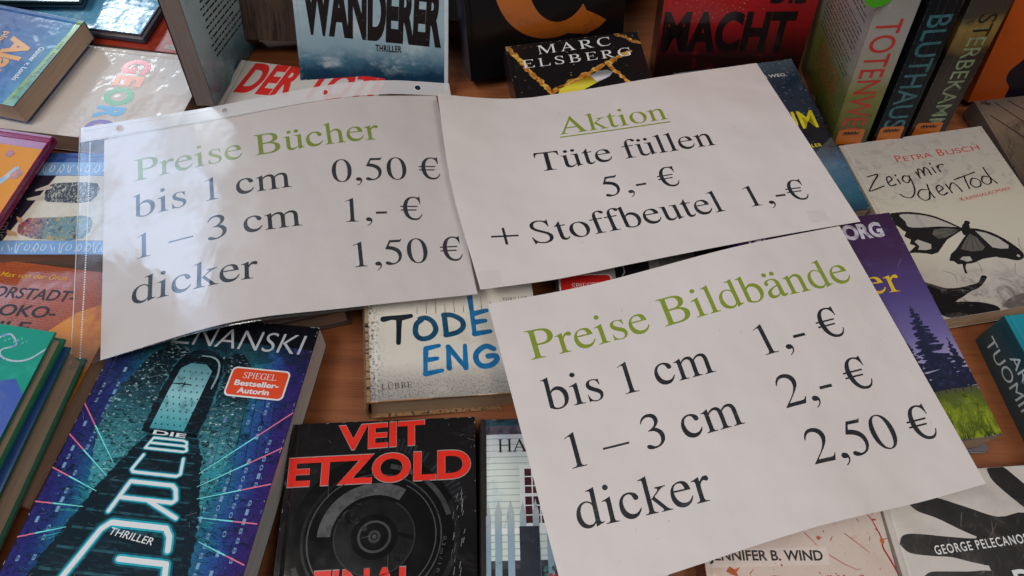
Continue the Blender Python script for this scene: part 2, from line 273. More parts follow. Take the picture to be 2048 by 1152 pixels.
def film_mat(name, haze=0.03, bump_d=0.0016, milky='#d9dbe2', rough=0.06, tint=1.0, rough_var=0.0, sheen=1.8):
    """clear plastic film: see-through, slightly milky, mirror-like at its surface, gently wrinkled"""
    t = NT(name)
    tr = t.n('ShaderNodeBsdfTransparent'); tr.inputs[0].default_value = (tint, tint, tint, 1)
    df = t.n('ShaderNodeBsdfDiffuse'); df.inputs[0].default_value = lin(milky)
    gl = t.n('ShaderNodeBsdfGlossy'); gl.inputs['Roughness'].default_value = rough
    nz = t.noise(t.mapping(t.uv, (1.0, 0.45, 1)), 2.2, 3, 0.45, 0.6)
    bn = t.n('ShaderNodeBump'); t.l(nz, bn.inputs['Height']); bn.inputs['Distance'].default_value = bump_d; bn.inputs['Strength'].default_value = 1
    t.l(bn.outputs[0], gl.inputs['Normal'])
    gr = t.step(t.noise(t.uv, 1.7, 4, 0.6), 0.42, 0.62)   # dull and clear patches from handling
    t.l(t.math('ADD', t.math('MULTIPLY', gr, rough_var), rough), gl.inputs['Roughness'])
    fr = t.n('ShaderNodeFresnel'); geo = t.n('ShaderNodeNewGeometry')
    # same film seen from either side
    t.l(t.math('SUBTRACT', 1.5, t.math('MULTIPLY', geo.outputs['Backfacing'], 1.5 - 1/1.5)), fr.inputs[0]); t.l(bn.outputs[0], fr.inputs['Normal'])
    m1 = t.n('ShaderNodeMixShader'); m1.inputs[0].default_value = haze
    t.l(tr.outputs[0], m1.inputs[1]); t.l(df.outputs[0], m1.inputs[2])
    m2 = t.n('ShaderNodeMixShader'); t.l(t.math('MULTIPLY', fr.outputs[0], sheen, True), m2.inputs[0])
    t.l(m1.outputs[0], m2.inputs[1]); t.l(gl.outputs[0], m2.inputs[2])
    t.l(m2.outputs[0], t.out.inputs[0])
    return t.m

# ------------------------------------------------------------------ flat shapes: union, text, strokes
def bez(p0, p1, p2, p3, n=7):
    r = []
    for i in range(1, n + 1):
        t = i / n; u = 1 - t
        r.append((u**3*p0[0] + 3*u*u*t*p1[0] + 3*u*t*t*p2[0] + t**3*p3[0], u**3*p0[1] + 3*u*u*t*p1[1] + 3*u*t*t*p2[1] + t**3*p3[1]))
    return r
def path(d):
    out = []; cur = []; tk = d.replace(',', ' ').split(); i = 0; cmd = None
    def num():
        nonlocal i
        x = float(tk[i]); i += 1; return x
    while i < len(tk):
        if tk[i] in 'MLCZ':
            cmd = tk[i]; i += 1
            if cmd == 'Z':
                out.append(cur); cur = []; continue
        if cmd == 'M': cur = [(num(), num())]; cmd = 'L'
        elif cmd == 'L': cur.append((num(), num()))
        elif cmd == 'C':
            a = (num(), num()); b = (num(), num()); c = (num(), num())
            cur += bez(cur[-1], a, b, c)
    if cur: out.append(cur)
    return out
def ell(cx, cy, rx, ry=None, n=40, a0=0.0, a1=360.0, rot=0.0):
    ry = rx if ry is None else ry
    full = abs(a1 - a0) >= 360; r = []
    k = math.radians(rot); co, si = math.cos(k), math.sin(k)
    for i in range(n if full else n + 1):
        a = math.radians(a0 + (a1 - a0) * i / n)
        x, y = rx * math.cos(a), ry * math.sin(a)
        r.append((cx + x * co - y * si, cy + x * si + y * co))
    return r
def rect(x0, y0, x1, y1): return [(x0, y0), (x1, y0), (x1, y1), (x0, y1)]
def rrect(x0, y0, x1, y1, r, n=6):
    p = []
    for cx, cy, a in ((x1 - r, y1 - r, 0), (x0 + r, y1 - r, 90), (x0 + r, y0 + r, 180), (x1 - r, y0 + r, 270)):
        p += ell(cx, cy, r, r, n, a, a + 90)
    return p
def band(pts, w, cap=True, taper=None):
    """a stroke as pieces: one quad per segment and a disc per joint"""
    P = []
    ws = [w * (taper(i / max(1, len(pts) - 1)) if taper else 1) for i in range(len(pts))]
    for i, ((x0, y0), (x1, y1)) in enumerate(zip(pts, pts[1:])):
        dx, dy = x1 - x0, y1 - y0; L = math.hypot(dx, dy)
        if L < 1e-9: continue
        nx, ny = -dy / L / 2, dx / L / 2
        a, b = ws[i], ws[i + 1]
        P.append([[(x0 + nx * a, y0 + ny * a), (x0 - nx * a, y0 - ny * a), (x1 - nx * b, y1 - ny * b), (x1 + nx * b, y1 + ny * b)]])
    for i, (x, y) in enumerate(pts):
        if cap or 0 < i < len(pts) - 1: P.append([ell(x, y, ws[i] / 2, n=10, rot=i * 7.3)])
    return P
def spl(pts, n=5):
    """smooth curve through points"""
    r = [pts[0]]
    for i in range(len(pts) - 1):
        p0 = pts[max(i - 1, 0)]; p1 = pts[i]; p2 = pts[i + 1]; p3 = pts[min(i + 2, len(pts) - 1)]
        for k in range(1, n + 1):
            t = k / n
            r.append(tuple(0.5 * (2*p1[j] + (p2[j]-p0[j])*t + (2*p0[j]-5*p1[j]+4*p2[j]-p3[j])*t*t + (3*p1[j]-p0[j]-3*p2[j]+p3[j])*t**3) for j in (0, 1)))
    return r
def inside(c, X, Y):
    a = np.array(c); x0, y0 = a[:, 0], a[:, 1]; x1, y1 = np.roll(x0, -1), np.roll(y0, -1)
    cond = (y0[None] > Y[:, None]) != (y1[None] > Y[:, None])
    with np.errstate(divide='ignore', invalid='ignore'):
        xi = (x1 - x0)[None] * (Y[:, None] - y0[None]) / (y1 - y0)[None] + x0[None]
    return (cond & (X[:, None] < xi)).sum(1) % 2 == 1
def union(pieces):
    """pieces: each a list of contours filled even-odd; returns the triangles of their union"""
    V = []; E = []
    for pc in pieces:
        for c in pc:
            b = len(V); n = len(c)
            V += [Vector(p) for p in c]; E += [(b + i, b + (i + 1) % n) for i in range(n)]
    if len(V) < 3: return []
    vs, _, fs, _, _, _ = delaunay_2d_cdt(V, E, [], 0, 1e-6)
    T = []
    for f in fs:
        for k in range(1, len(f) - 1): T.append((vs[f[0]], vs[f[k]], vs[f[k + 1]]))
    if not T: return []
    A = np.array([[(p[0], p[1]) for p in t] for t in T])
    X = A[:, :, 0].mean(1); Y = A[:, :, 1].mean(1); hit = np.zeros(len(T), bool)
    for pc in pieces:
        k = np.zeros(len(T), bool)
        for c in pc: k ^= inside(c, X, Y)
        hit |= k
    return [[tuple(p) for p in t] for t in A[hit].tolist()]

# ---- a book-face serif drawn here letter by letter (1000 units per em): name -> (advance, pieces)
def _P(*ds): return [path(d) for d in ds]
def _c(x, y, r): return [ell(x, y, r, n=20)]
SERIF = {}
def G(ch, adv, *pieces): SERIF[ch] = (adv, list(pieces))
dI = path("M 175 460 L 179 459 L 179 102 C 179 32 187 20 253 15 L 253 0 L 16 0 L 16 15 C 84 19 95 31 95 102 L 95 331 C 95 376 86 391 59 391 C 50 391 36 390 20 387 L 20 403 C 76 421 120 437 175 460 Z")
dO = path("M 470 231 C 470 92 372 -10 247 -10 C 120 -10 29 88 29 226 C 29 367 121 460 250 460 C 379 460 470 369 470 231 Z M 380 197 C 380 336 317 432 235 432 C 168 432 119 365 119 256 C 119 121 179 18 262 18 C 334 18 380 88 380 197 Z")
dU = path("M 9 450 L 9 436 C 62 432 71 420 71 371 L 71 124 C 71 40 115 -10 186 -10 C 235 -10 280 12 338 82 L 338 -6 L 342 -8 C 390 9 425 20 479 35 L 479 50 C 430 50 422 55 422 98 L 422 450 L 259 450 L 259 433 C 320 430 338 420 338 375 L 338 135 C 338 110 330 95 315 84 C 282 58 250 46 222 46 C 180 46 155 80 155 135 L 155 450 Z")
dA = path("M 442 66 L 442 40 C 410 2 385 -10 352 -10 C 315 -10 295 12 290 64 C 245 17 195 -10 140 -10 C 78 -10 37 32 37 97 C 37 165 80 215 185 255 L 287 293 L 287 330 C 287 395 258 432 205 432 C 160 432 125 410 125 380 C 125 372 129 360 129 350 C 129 328 110 310 88 310 C 66 310 48 328 48 352 C 48 412 118 460 210 460 C 320 460 371 410 371 300 L 371 110 C 371 65 380 48 400 48 C 413 48 424 53 442 66 Z M 287 267 L 287 130 C 287 70 230 48 185 48 C 150 48 124 78 124 118 C 124 180 175 220 287 267 Z")
G(' ', 250)
G('i', 278, dI, _c(132, 632, 52)); G('o', 500, dO); G('u', 500, dU); G('a', 444, dA)
G('ü', 500, dU, _c(150, 580, 50), _c(322, 580, 50)); G('ä', 444, dA, _c(128, 580, 50), _c(300, 580, 50))
G('e', 444, path("M 97 277 L 405 277 C 403 330 391 374 371 405 C 345 445 300 460 251 460 C 120 460 25 365 25 212 C 25 77 105 -10 217 -10 C 310 -10 390 48 424 157 L 408 164 C 368 93 325 66 269 66 C 208 66 162 93 131 146 C 112 178 100 215 97 277 Z M 99 309 C 110 381 150 424 212 424 C 266 424 296 392 304 309 Z"))
G('c', 444, path("M 398 156 L 412 147 C 370 41 302 -10 215 -10 C 102 -10 25 81 25 217 C 25 302 55 371 105 415 C 140 444 187 460 237 460 C 325 460 398 408 398 346 C 398 320 377 300 350 300 C 327 300 308 315 300 342 L 295 360 C 285 395 270 424 225 424 C 152 424 103 366 103 280 C 103 165 165 70 257 70 C 315 70 352 94 398 156 Z"))
G('l', 278, path("M 178 683 L 182 681 L 182 84 C 182 34 193 22 257 15 L 257 0 L 19 0 L 19 15 C 82 20 98 36 98 87 L 98 564 C 98 607 86 621 50 621 C 42 621 28 620 19 618 L 19 634 C 79 650 124 662 178 683 Z"))
G('n', 500, path("M 156 460 L 161 458 L 161 381 C 211 438 255 460 302 460 C 376 460 425 408 425 304 L 425 84 C 425 36 437 20 485 15 L 485 0 L 281 0 L 281 15 C 329 19 341 38 341 103 L 341 290 C 341 370 319 405 269 405 C 232 405 203 387 164 345 L 164 67 C 164 30 178 19 229 15 L 229 0 L 18 0 L 18 15 C 70 19 80 32 80 87 L 80 338 C 80 381 71 394 44 394 C 34 394 24 393 16 389 L 16 406 C 75 423 110 437 156 460 Z"))
G('m', 778, path("M 153 460 L 160 458 L 160 382 C 200 430 250 460 309 460 C 365 460 400 432 415 374 C 470 435 520 460 575 460 C 655 460 699 408 699 290 L 699 84 C 699 38 710 20 745 17 L 775 15 L 775 0 L 550 0 L 550 15 C 602 19 615 32 615 92 L 615 298 C 615 373 595 405 543 405 C 500 405 465 385 430 345 L 430 92 C 430 30 445 19 505 15 L 505 0 L 282 0 L 282 15 C 338 19 346 32 346 92 L 346 298 C 346 370 325 405 276 405 C 235 405 190 375 162 335 L 162 67 C 162 30 175 19 232 15 L 232 0 L 16 0 L 16 15 C 65 19 78 30 78 87 L 78 338 C 78 382 70 394 40 394 C 32 394 25 393 16 391 L 16 407 C 70 422 105 436 153 460 Z"))
G('r', 333, path("M 155 460 L 160 458 L 160 369 C 206 438 240 460 279 460 C 313 460 335 440 335 406 C 335 378 320 361 295 361 C 270 361 255 383 235 383 C 210 383 160 325 160 295 L 160 90 C 160 35 178 19 245 15 L 245 0 L 5 0 L 5 15 C 66 24 76 32 76 84 L 76 334 C 76 378 68 394 40 394 C 27 394 17 393 7 391 L 7 407 C 65 424 100 437 155 460 Z"))
G('s', 389, path("M 319 450 L 323 322 L 306 322 C 290 403 255 438 205 438 C 160 438 132 413 132 374 C 132 342 150 320 200 291 L 268 251 C 325 217 348 180 348 128 C 348 50 285 -10 198 -10 C 175 -10 145 -5 118 3 C 100 8 90 10 80 10 C 72 10 67 7 64 -1 L 51 -1 L 51 150 L 66 150 C 83 60 120 13 193 13 C 248 13 282 46 282 93 C 282 125 265 149 225 172 L 165 207 C 90 250 58 285 58 343 C 58 415 115 460 195 460 C 220 460 243 455 265 447 C 275 443 285 441 292 441 C 300 441 304 443 310 450 Z"))
G('h', 500, path("M 152 683 L 157 681 L 157 384 C 190 430 235 460 290 460 C 370 460 422 405 422 290 L 422 84 C 422 38 433 20 487 15 L 487 0 L 278 0 L 278 15 C 327 20 338 34 338 95 L 338 290 C 338 370 315 408 263 408 C 222 408 190 390 157 345 L 157 95 C 157 34 168 20 223 15 L 223 0 L 9 0 L 9 15 C 62 20 73 34 73 95 L 73 573 C 73 610 65 621 35 621 C 25 621 18 621 10 620 L 10 636 C 70 650 105 662 152 683 Z"))
G('b', 500, path("M 148 683 L 153 681 L 153 377 C 185 430 225 460 280 460 C 390 460 468 365 468 235 C 468 95 370 -10 240 -10 C 170 -10 69 30 69 62 L 69 573 C 69 612 62 623 32 623 C 22 623 12 622 3 620 L 3 636 C 65 651 105 663 148 683 Z M 153 313 C 153 352 195 388 245 388 C 325 388 377 315 377 203 C 377 90 330 22 250 22 C 200 22 153 45 153 69 Z"))
G('d', 500, path("M 418 683 L 423 681 L 423 125 C 423 70 430 57 460 57 C 468 57 475 57 491 59 L 491 43 C 440 28 400 15 344 -10 L 340 -8 L 340 60 C 305 10 265 -10 215 -10 C 105 -10 27 80 27 210 C 27 350 115 460 225 460 C 270 460 305 445 340 410 L 340 573 C 340 612 332 623 300 623 C 290 623 280 622 270 621 L 270 637 C 330 651 370 663 418 683 Z M 340 110 L 340 332 C 340 385 290 432 235 432 C 160 432 112 360 112 248 C 112 125 170 45 250 45 C 290 45 320 65 340 110 Z"))
G('k', 500, path("M 161 683 L 166 681 L 166 252 L 285 357 C 312 382 318 390 318 402 C 318 418 305 424 275 425 L 275 450 L 476 450 L 476 433 C 430 432 400 420 360 387 L 238 286 L 418 60 C 445 28 465 18 505 15 L 505 0 L 300 0 L 300 15 C 335 16 343 21 343 32 C 343 40 338 50 325 66 L 180 249 L 166 237 L 166 90 C 166 35 178 20 235 16 L 240 0 L 7 0 L 7 15 C 68 22 82 34 82 90 L 82 573 C 82 612 74 623 43 623 C 33 623 20 622 12 620 L 12 636 C 70 650 115 663 161 683 Z"))
G('t', 278, path("M 255 450 L 255 418 L 154 418 L 154 130 C 154 70 168 47 205 47 C 228 47 245 58 266 83 L 279 72 C 248 18 213 -10 170 -10 C 105 -10 70 35 70 118 L 70 418 L 17 418 C 14 420 13 422 13 425 C 13 432 20 437 33 445 C 70 466 100 510 135 560 C 143 572 147 579 151 579 C 154 579 154 576 154 569 L 154 450 Z"))
G('f', 333, path("M 309 450 L 309 418 L 188 418 L 188 104 C 188 34 200 20 280 15 L 280 0 L 20 0 L 20 15 C 92 20 104 34 104 104 L 104 418 L 21 418 L 21 450 L 104 450 C 106 600 165 683 272 683 C 335 683 383 650 383 612 C 383 590 366 573 343 573 C 322 573 305 588 292 615 C 280 640 268 650 248 650 C 205 650 188 615 188 540 L 188 450 Z"))
dP = path("M 16 662 L 295 662 C 450 662 542 600 542 480 C 542 350 440 291 290 291 C 262 291 240 292 202 296 L 202 109 C 202 35 215 22 296 19 L 296 0 L 16 0 L 16 19 C 90 24 100 35 100 118 L 100 553 C 100 625 88 635 16 643 Z M 202 588 L 202 335 C 228 332 248 331 270 331 C 380 331 432 380 432 478 C 432 575 375 624 255 624 C 215 624 202 618 202 588 Z")
G('P', 556, dP)
G('B', 667, path("M 17 662 L 290 662 C 465 662 552 605 552 500 C 552 425 510 375 420 352 C 535 325 593 270 593 185 C 593 70 495 0 330 0 L 17 0 L 17 19 C 88 24 101 38 101 109 L 101 553 C 101 624 88 637 17 643 Z M 203 600 C 203 618 212 624 240 624 L 275 624 C 385 624 443 580 443 500 C 443 410 390 367 275 367 L 203 367 Z M 203 327 L 290 327 C 420 327 482 280 482 190 C 482 90 420 38 290 38 L 245 38 C 215 38 203 48 203 75 Z"))
G('A', 722, path("M 706 0 L 451 0 L 451 19 C 500 20 517 28 517 50 C 517 65 513 80 505 100 L 460 207 L 197 207 L 151 92 C 143 72 139 58 139 47 C 139 28 155 20 213 19 L 213 0 L 15 0 L 15 19 C 60 22 75 40 120 145 L 347 674 L 365 674 L 620 97 C 652 30 662 22 706 19 Z M 445 248 L 331 523 L 215 248 Z"))
G('T', 611, path("M 593 492 L 572 492 C 552 595 530 620 440 620 L 356 620 L 356 109 C 356 36 368 23 452 19 L 452 0 L 160 0 L 160 19 C 242 23 254 36 254 109 L 254 620 L 170 620 C 82 620 60 597 41 492 L 17 492 L 23 662 L 587 662 Z"))
G('S', 556, path("M 469 463 L 448 463 C 425 580 365 640 283 640 C 205 640 153 590 153 520 C 153 455 190 425 300 365 C 440 290 491 240 491 160 C 491 60 405 -14 290 -14 C 250 -14 215 -8 165 12 C 150 18 135 21 122 21 C 105 21 93 10 90 -12 L 71 -12 L 42 199 L 64 199 C 100 90 165 25 265 25 C 350 25 407 75 407 150 C 407 210 380 245 265 308 C 130 382 73 432 73 515 C 73 610 155 676 265 676 C 305 676 340 668 385 650 C 400 644 415 640 425 640 C 440 640 450 650 455 676 L 475 676 Z"))
G('0', 500, path("M 476 330 C 476 120 380 -14 250 -14 C 115 -14 24 125 24 330 C 24 540 120 676 254 676 C 385 676 476 540 476 330 Z M 380 325 C 380 530 335 650 248 650 C 165 650 120 530 120 328 C 120 130 165 12 250 12 C 335 12 380 130 380 325 Z"))
G('1', 500, path("M 291 676 L 299 673 L 299 90 C 299 30 310 17 394 15 L 394 0 L 118 0 L 118 15 C 200 19 215 32 215 95 L 215 560 C 215 595 208 605 188 605 C 172 605 145 593 111 576 L 111 592 Z"))
G('2', 500, path("M 475 137 L 462 142 C 428 85 410 76 360 76 L 128 76 L 290 245 C 390 350 428 420 428 495 C 428 600 345 676 235 676 C 130 676 55 610 32 478 L 52 473 C 85 560 130 602 200 602 C 285 602 340 540 340 455 C 340 370 290 280 200 180 L 30 12 L 30 0 L 420 0 Z"))
G('3', 500, path("M 61 510 L 45 514 C 75 620 145 676 235 676 C 330 676 395 620 395 540 C 395 480 365 425 295 380 C 385 340 431 280 431 205 C 431 75 325 -14 170 -14 C 90 -14 43 10 43 48 C 43 70 60 85 84 85 C 103 85 118 80 145 60 C 180 34 195 27 218 27 C 290 27 345 90 345 170 C 345 280 270 335 153 335 L 153 349 C 260 385 313 435 313 510 C 313 575 270 615 207 615 C 145 615 100 580 61 510 Z"))
G('5', 500, path("M 438 681 L 398 596 L 181 596 L 138 505 C 320 475 405 390 405 250 C 405 90 290 -14 135 -14 C 75 -14 32 8 32 48 C 32 72 50 88 75 88 C 98 88 115 78 140 60 C 162 42 178 34 195 34 C 275 34 330 110 330 205 C 330 335 235 400 65 416 L 58 430 L 165 662 L 390 662 C 408 662 416 668 426 688 Z"))
G(',', 250, path("M 83 -141 L 75 -125 C 135 -95 160 -55 160 -20 C 160 -8 155 -3 145 -3 C 138 -3 130 -7 115 -7 C 80 -7 56 15 56 47 C 56 80 82 102 117 102 C 162 102 195 66 195 14 C 195 -50 155 -110 83 -141 Z"))
G('-', 333, [rect(39, 194, 285, 257)]); G('–', 500, [rect(0, 205, 500, 245)])
G('+', 564, [rect(30, 228, 534, 278)], [rect(257, 1, 307, 505)])
G('€', 540, path("M 470 465 L 452 465 C 438 570 390 640 320 640 C 225 640 168 520 168 340 C 168 145 230 42 335 42 C 400 42 445 80 478 170 L 494 160 C 460 38 398 -14 318 -14 C 175 -14 72 120 72 335 C 72 545 175 676 312 676 C 360 676 395 655 420 655 C 435 655 444 662 450 676 L 470 676 Z"), [rect(14, 372, 400, 408)], [rect(14, 268, 372, 304)])
# capitals for the covers
def _st(x, w=92, y0=0, y1=662, s=62, t=22): return [[rect(x, y0, x + w, y1)], [rect(x - s, y1 - t, x + w + s, y1)], [rect(x - s, y0, x + w + s, y0 + t)]]
G('I', 333, *_st(120)); G('H', 722, *_st(95), *_st(535), [rect(95, 322, 620, 354)])
G('L', 611, *_st(95), [[(95, 0), (570, 0), (595, 175), (570, 175), (500, 30), (95, 30)]])
G('E', 611, *_st(95), [[(95, 662), (550, 662), (555, 520), (535, 520), (470, 630), (95, 630)]], [rect(95, 325, 410, 355)], [rect(395, 250, 415, 430)], [[(95, 0), (565, 0), (595, 165), (575, 165), (490, 32), (95, 32)]])
G('R', 667, dP, [[(230, 320), (330, 320), (600, 22), (665, 22), (665, 0), (510, 0)]])
G('C', 667, path("M 633 120 L 615 138 C 550 60 490 28 410 28 C 250 28 140 150 140 335 C 140 525 245 640 400 640 C 510 640 580 580 605 465 L 628 465 L 620 676 L 598 676 C 590 650 575 642 560 642 C 545 642 480 676 395 676 C 180 676 28 530 28 330 C 28 130 175 -14 385 -14 C 490 -14 570 30 633 120 Z"))
G('G', 722, path("M 640 40 L 640 270 L 709 290 L 709 310 L 450 310 L 450 290 L 540 270 L 540 60 C 500 35 450 28 410 28 C 250 28 140 150 140 335 C 140 525 245 640 400 640 C 510 640 585 580 610 465 L 633 465 L 625 676 L 603 676 C 595 650 580 642 565 642 C 550 642 485 676 395 676 C 180 676 28 530 28 330 C 28 130 175 -14 400 -14 C 490 -14 570 10 640 40 Z"))
G('M', 889, *_st(95, 36), *_st(700, 92), [[(95, 662), (210, 662), (455, 150), (420, 0), (410, 0)]], [[(700, 662), (735, 662), (430, 0), (405, 0), (440, 130)]])
G('U', 722, *_st(95, 92, 200, 662)[:2], *_st(560, 40, 200, 662)[:2], path("M 95 220 C 95 60 190 -14 350 -14 C 510 -14 600 60 600 220 L 560 220 C 560 90 490 32 380 32 C 260 32 187 90 187 220 Z"))
SERIF['Ü'] = (722, SERIF['U'][1] + [_c(250, 760, 55), _c(450, 760, 55)])
_gt = {}
def serif_tris(ch):
    if ch not in _gt: _gt[ch] = union(SERIF[ch][1])
    return _gt[ch]
def layout_serif(s, track=0.0):
    T = []; x = 0.0
    for ch in s:
        T += [[(p[0] + x, p[1]) for p in t] for t in serif_tris(ch)]
        x += SERIF[ch][0] + track
    return T, 662.0

def layout_sans(s, bold=0.0, track=1.0):
    cu = bpy.data.curves.new('lettering', 'FONT')
    cu.body = s; cu.offset = bold; cu.resolution_u = 5; cu.space_character = track; cu.fill_mode = 'FRONT'
    o = bpy.data.objects.new('lettering', cu)
    COL.objects.link(o)
    dg = bpy.context.evaluated_depsgraph_get(); dg.update()
    me = o.evaluated_get(dg).to_mesh()
    me.calc_loop_triangles()
    vs = [v.co for v in me.vertices]
    T = [[(vs[i].x * 1000, vs[i].y * 1000) for i in t.vertices] for t in me.loop_triangles]
    o.evaluated_get(dg).to_mesh_clear()
    COL.objects.unlink(o); bpy.data.objects.remove(o); bpy.data.curves.remove(cu)
    return T, 690.0

def clip_poly(P, ax, val, keep_less):
    out = []
    n = len(P)
    for i in range(n):
        a, b = P[i], P[(i + 1) % n]
        da, db = a[ax] - val, b[ax] - val
        if keep_less: da, db = -da, -db
        if da >= 0: out.append(a)
        if (da > 0 > db) or (da < 0 < db):
            t = da / (da - db)
            out.append((a[0] + (b[0] - a[0]) * t, a[1] + (b[1] - a[1]) * t))
    return out

class Art:
    """flat print on one face; all coordinates in millimetres from the face's lower left corner"""
    def __init__(s): s.items = []       # (level, material, polygons)
    def tris(s, T, mat, lv): s.items.append((lv, mat, T)); return s
    def fill(s, pieces, mat, lv=1): return s.tris(union(pieces), mat, lv)
    def poly(s, pts, mat, lv=1): return s.fill([[pts]], mat, lv)
    def stroke(s, pts, w, mat, lv=2, cap=True, taper=None, smooth=False): return s.fill(band(spl(pts) if smooth else pts, w, cap, taper), mat, lv)
    def strokes(s, lines, w, mat, lv=2, smooth=False, taper=None):
        pc = []
        for l in lines: pc += band(spl(l) if smooth else l, w, True, taper)
        return s.fill(pc, mat, lv)
    def text(s, st, a, b, cap, mat, lv=3, font='sans', bold=0.0, shear=0.0, track=0.0, adv=None):
        """baseline runs from a to b and the letters fill it; cap = capital height; adv=(font units) keeps the natural width instead"""
        T, ch = layout_serif(st, track) if font == 'serif' else layout_sans(st, bold, 1 + track)
        xs = [p[0] for t in T for p in t]; x0, x1 = min(xs), max(xs)
        L = math.hypot(b[0] - a[0], b[1] - a[1]); d = ((b[0] - a[0]) / L, (b[1] - a[1]) / L); n = (-d[1], d[0])
        k = L / (x1 - x0); q = cap / ch
        R = []
        for t in T:
            r = []
            for p in t:
                y = p[1] * q; x = (p[0] - x0) * k + y * shear
                r.append((a[0] + d[0] * x + n[0] * y, a[1] + d[1] * x + n[1] * y))
            R.append(r)
        return s.tris(R, mat, lv)

def wear(A, w, h, seed, n=60, col='#a39c92', lv=6):
    """rubbed edges and corners: tiny pale flecks where the print has come off the rim"""
    r = random.Random(seed); P = []
    for _ in range(n):
        e = r.randint(0, 3); l = 0.4 + 2.6*r.random()**3; d = 0.35 + 0.5*r.random()**2
        if r.random() < 0.35: t = (r.random()**2)*0.06 if r.random() < .5 else 1 - (r.random()**2)*0.06
        else: t = r.random()
        if e == 0: p, q = (t*w, d), (t*w + l, d)
        elif e == 1: p, q = (t*w, h - d), (t*w + l, h - d)
        elif e == 2: p, q = (d, t*h), (d, t*h + l)
        else: p, q = (w - d, t*h), (w - d, t*h + l)
        P += band([p, q], 0.25 + 0.35*r.random(), True)
    for _ in range(n//3):   # hairline scratches
        x, y = r.random()*w, r.random()*h; a = r.random()*6.3; l = 2 + 9*r.random()**2
        P += band([(x, y), (x + l*math.cos(a), y + l*math.sin(a))], 0.12, False)
    A.fill(P, ink(col, 0.5, 0.0, 0.3), lv)
def creases(S, t, seed, col):
    """reading creases down a spine and rubbed long edges"""
    r = random.Random(seed); L = []
    for k in range(3):
        x = t*(0.25 + 0.25*k) + (r.random() - .5)*2; L.append([(x + (r.random() - .5)*0.5, y) for y in range(2, 190, 9)])
    S.strokes(L, 0.28, ink(col, 0.45, 0.1, 0.6), 3)
    P = []
    for _ in range(90):
        x = 0.5 if r.random() < .5 else t - 0.5; y = r.random()*188; P += band([(x, y), (x, y + 0.6 + 4*r.random()**3)], 0.3 + 0.4*r.random())
    S.fill(P, ink(col, 0.5, 0.0, 0.3), 3)

# ------------------------------------------------------------------ meshes and objects
class MB:
    def __init__(s): s.v = []; s.f = []; s.mi = []; s.uv = []; s.mats = []
    def mat(s, m):
        if m not in s.mats: s.mats.append(m)
        return s.mats.index(m)
    def face(s, pts, m, uvs):
        b = len(s.v); s.v += pts; s.f.append(list(range(b, b + len(pts)))); s.mi.append(s.mat(m)); s.uv.append(uvs)
    def build(s, name, parent=None, weld=True, smooth=False, bevel=0.0):
        me = bpy.data.meshes.new(name)
        me.from_pydata(s.v, [], s.f)
        for m in s.mats: me.materials.append(m)
        me.polygons.foreach_set('material_index', s.mi)
        ul = me.uv_layers.new(name='UVMap')
        flat = [c for fu in s.uv for p in fu for c in p]
        ul.data.foreach_set('uv', flat)
        if weld:
            bm = bmesh.new(); bm.from_mesh(me)
            bmesh.ops.remove_doubles(bm, verts=bm.verts, dist=1e-7)
            bm.to_mesh(me); bm.free()
        me.update()
        if smooth: me.polygons.foreach_set('use_smooth', [True] * len(me.polygons))
        o = bpy.data.objects.new(name, me); COL.objects.link(o)
        if parent is not None: o.parent = parent
        return o

def tag(o, label, cat, group=None, kind=None):
    if label: o['label'] = label
    if cat: o['category'] = cat
    if group: o['group'] = group
    if kind: o['kind'] = kind
    return o

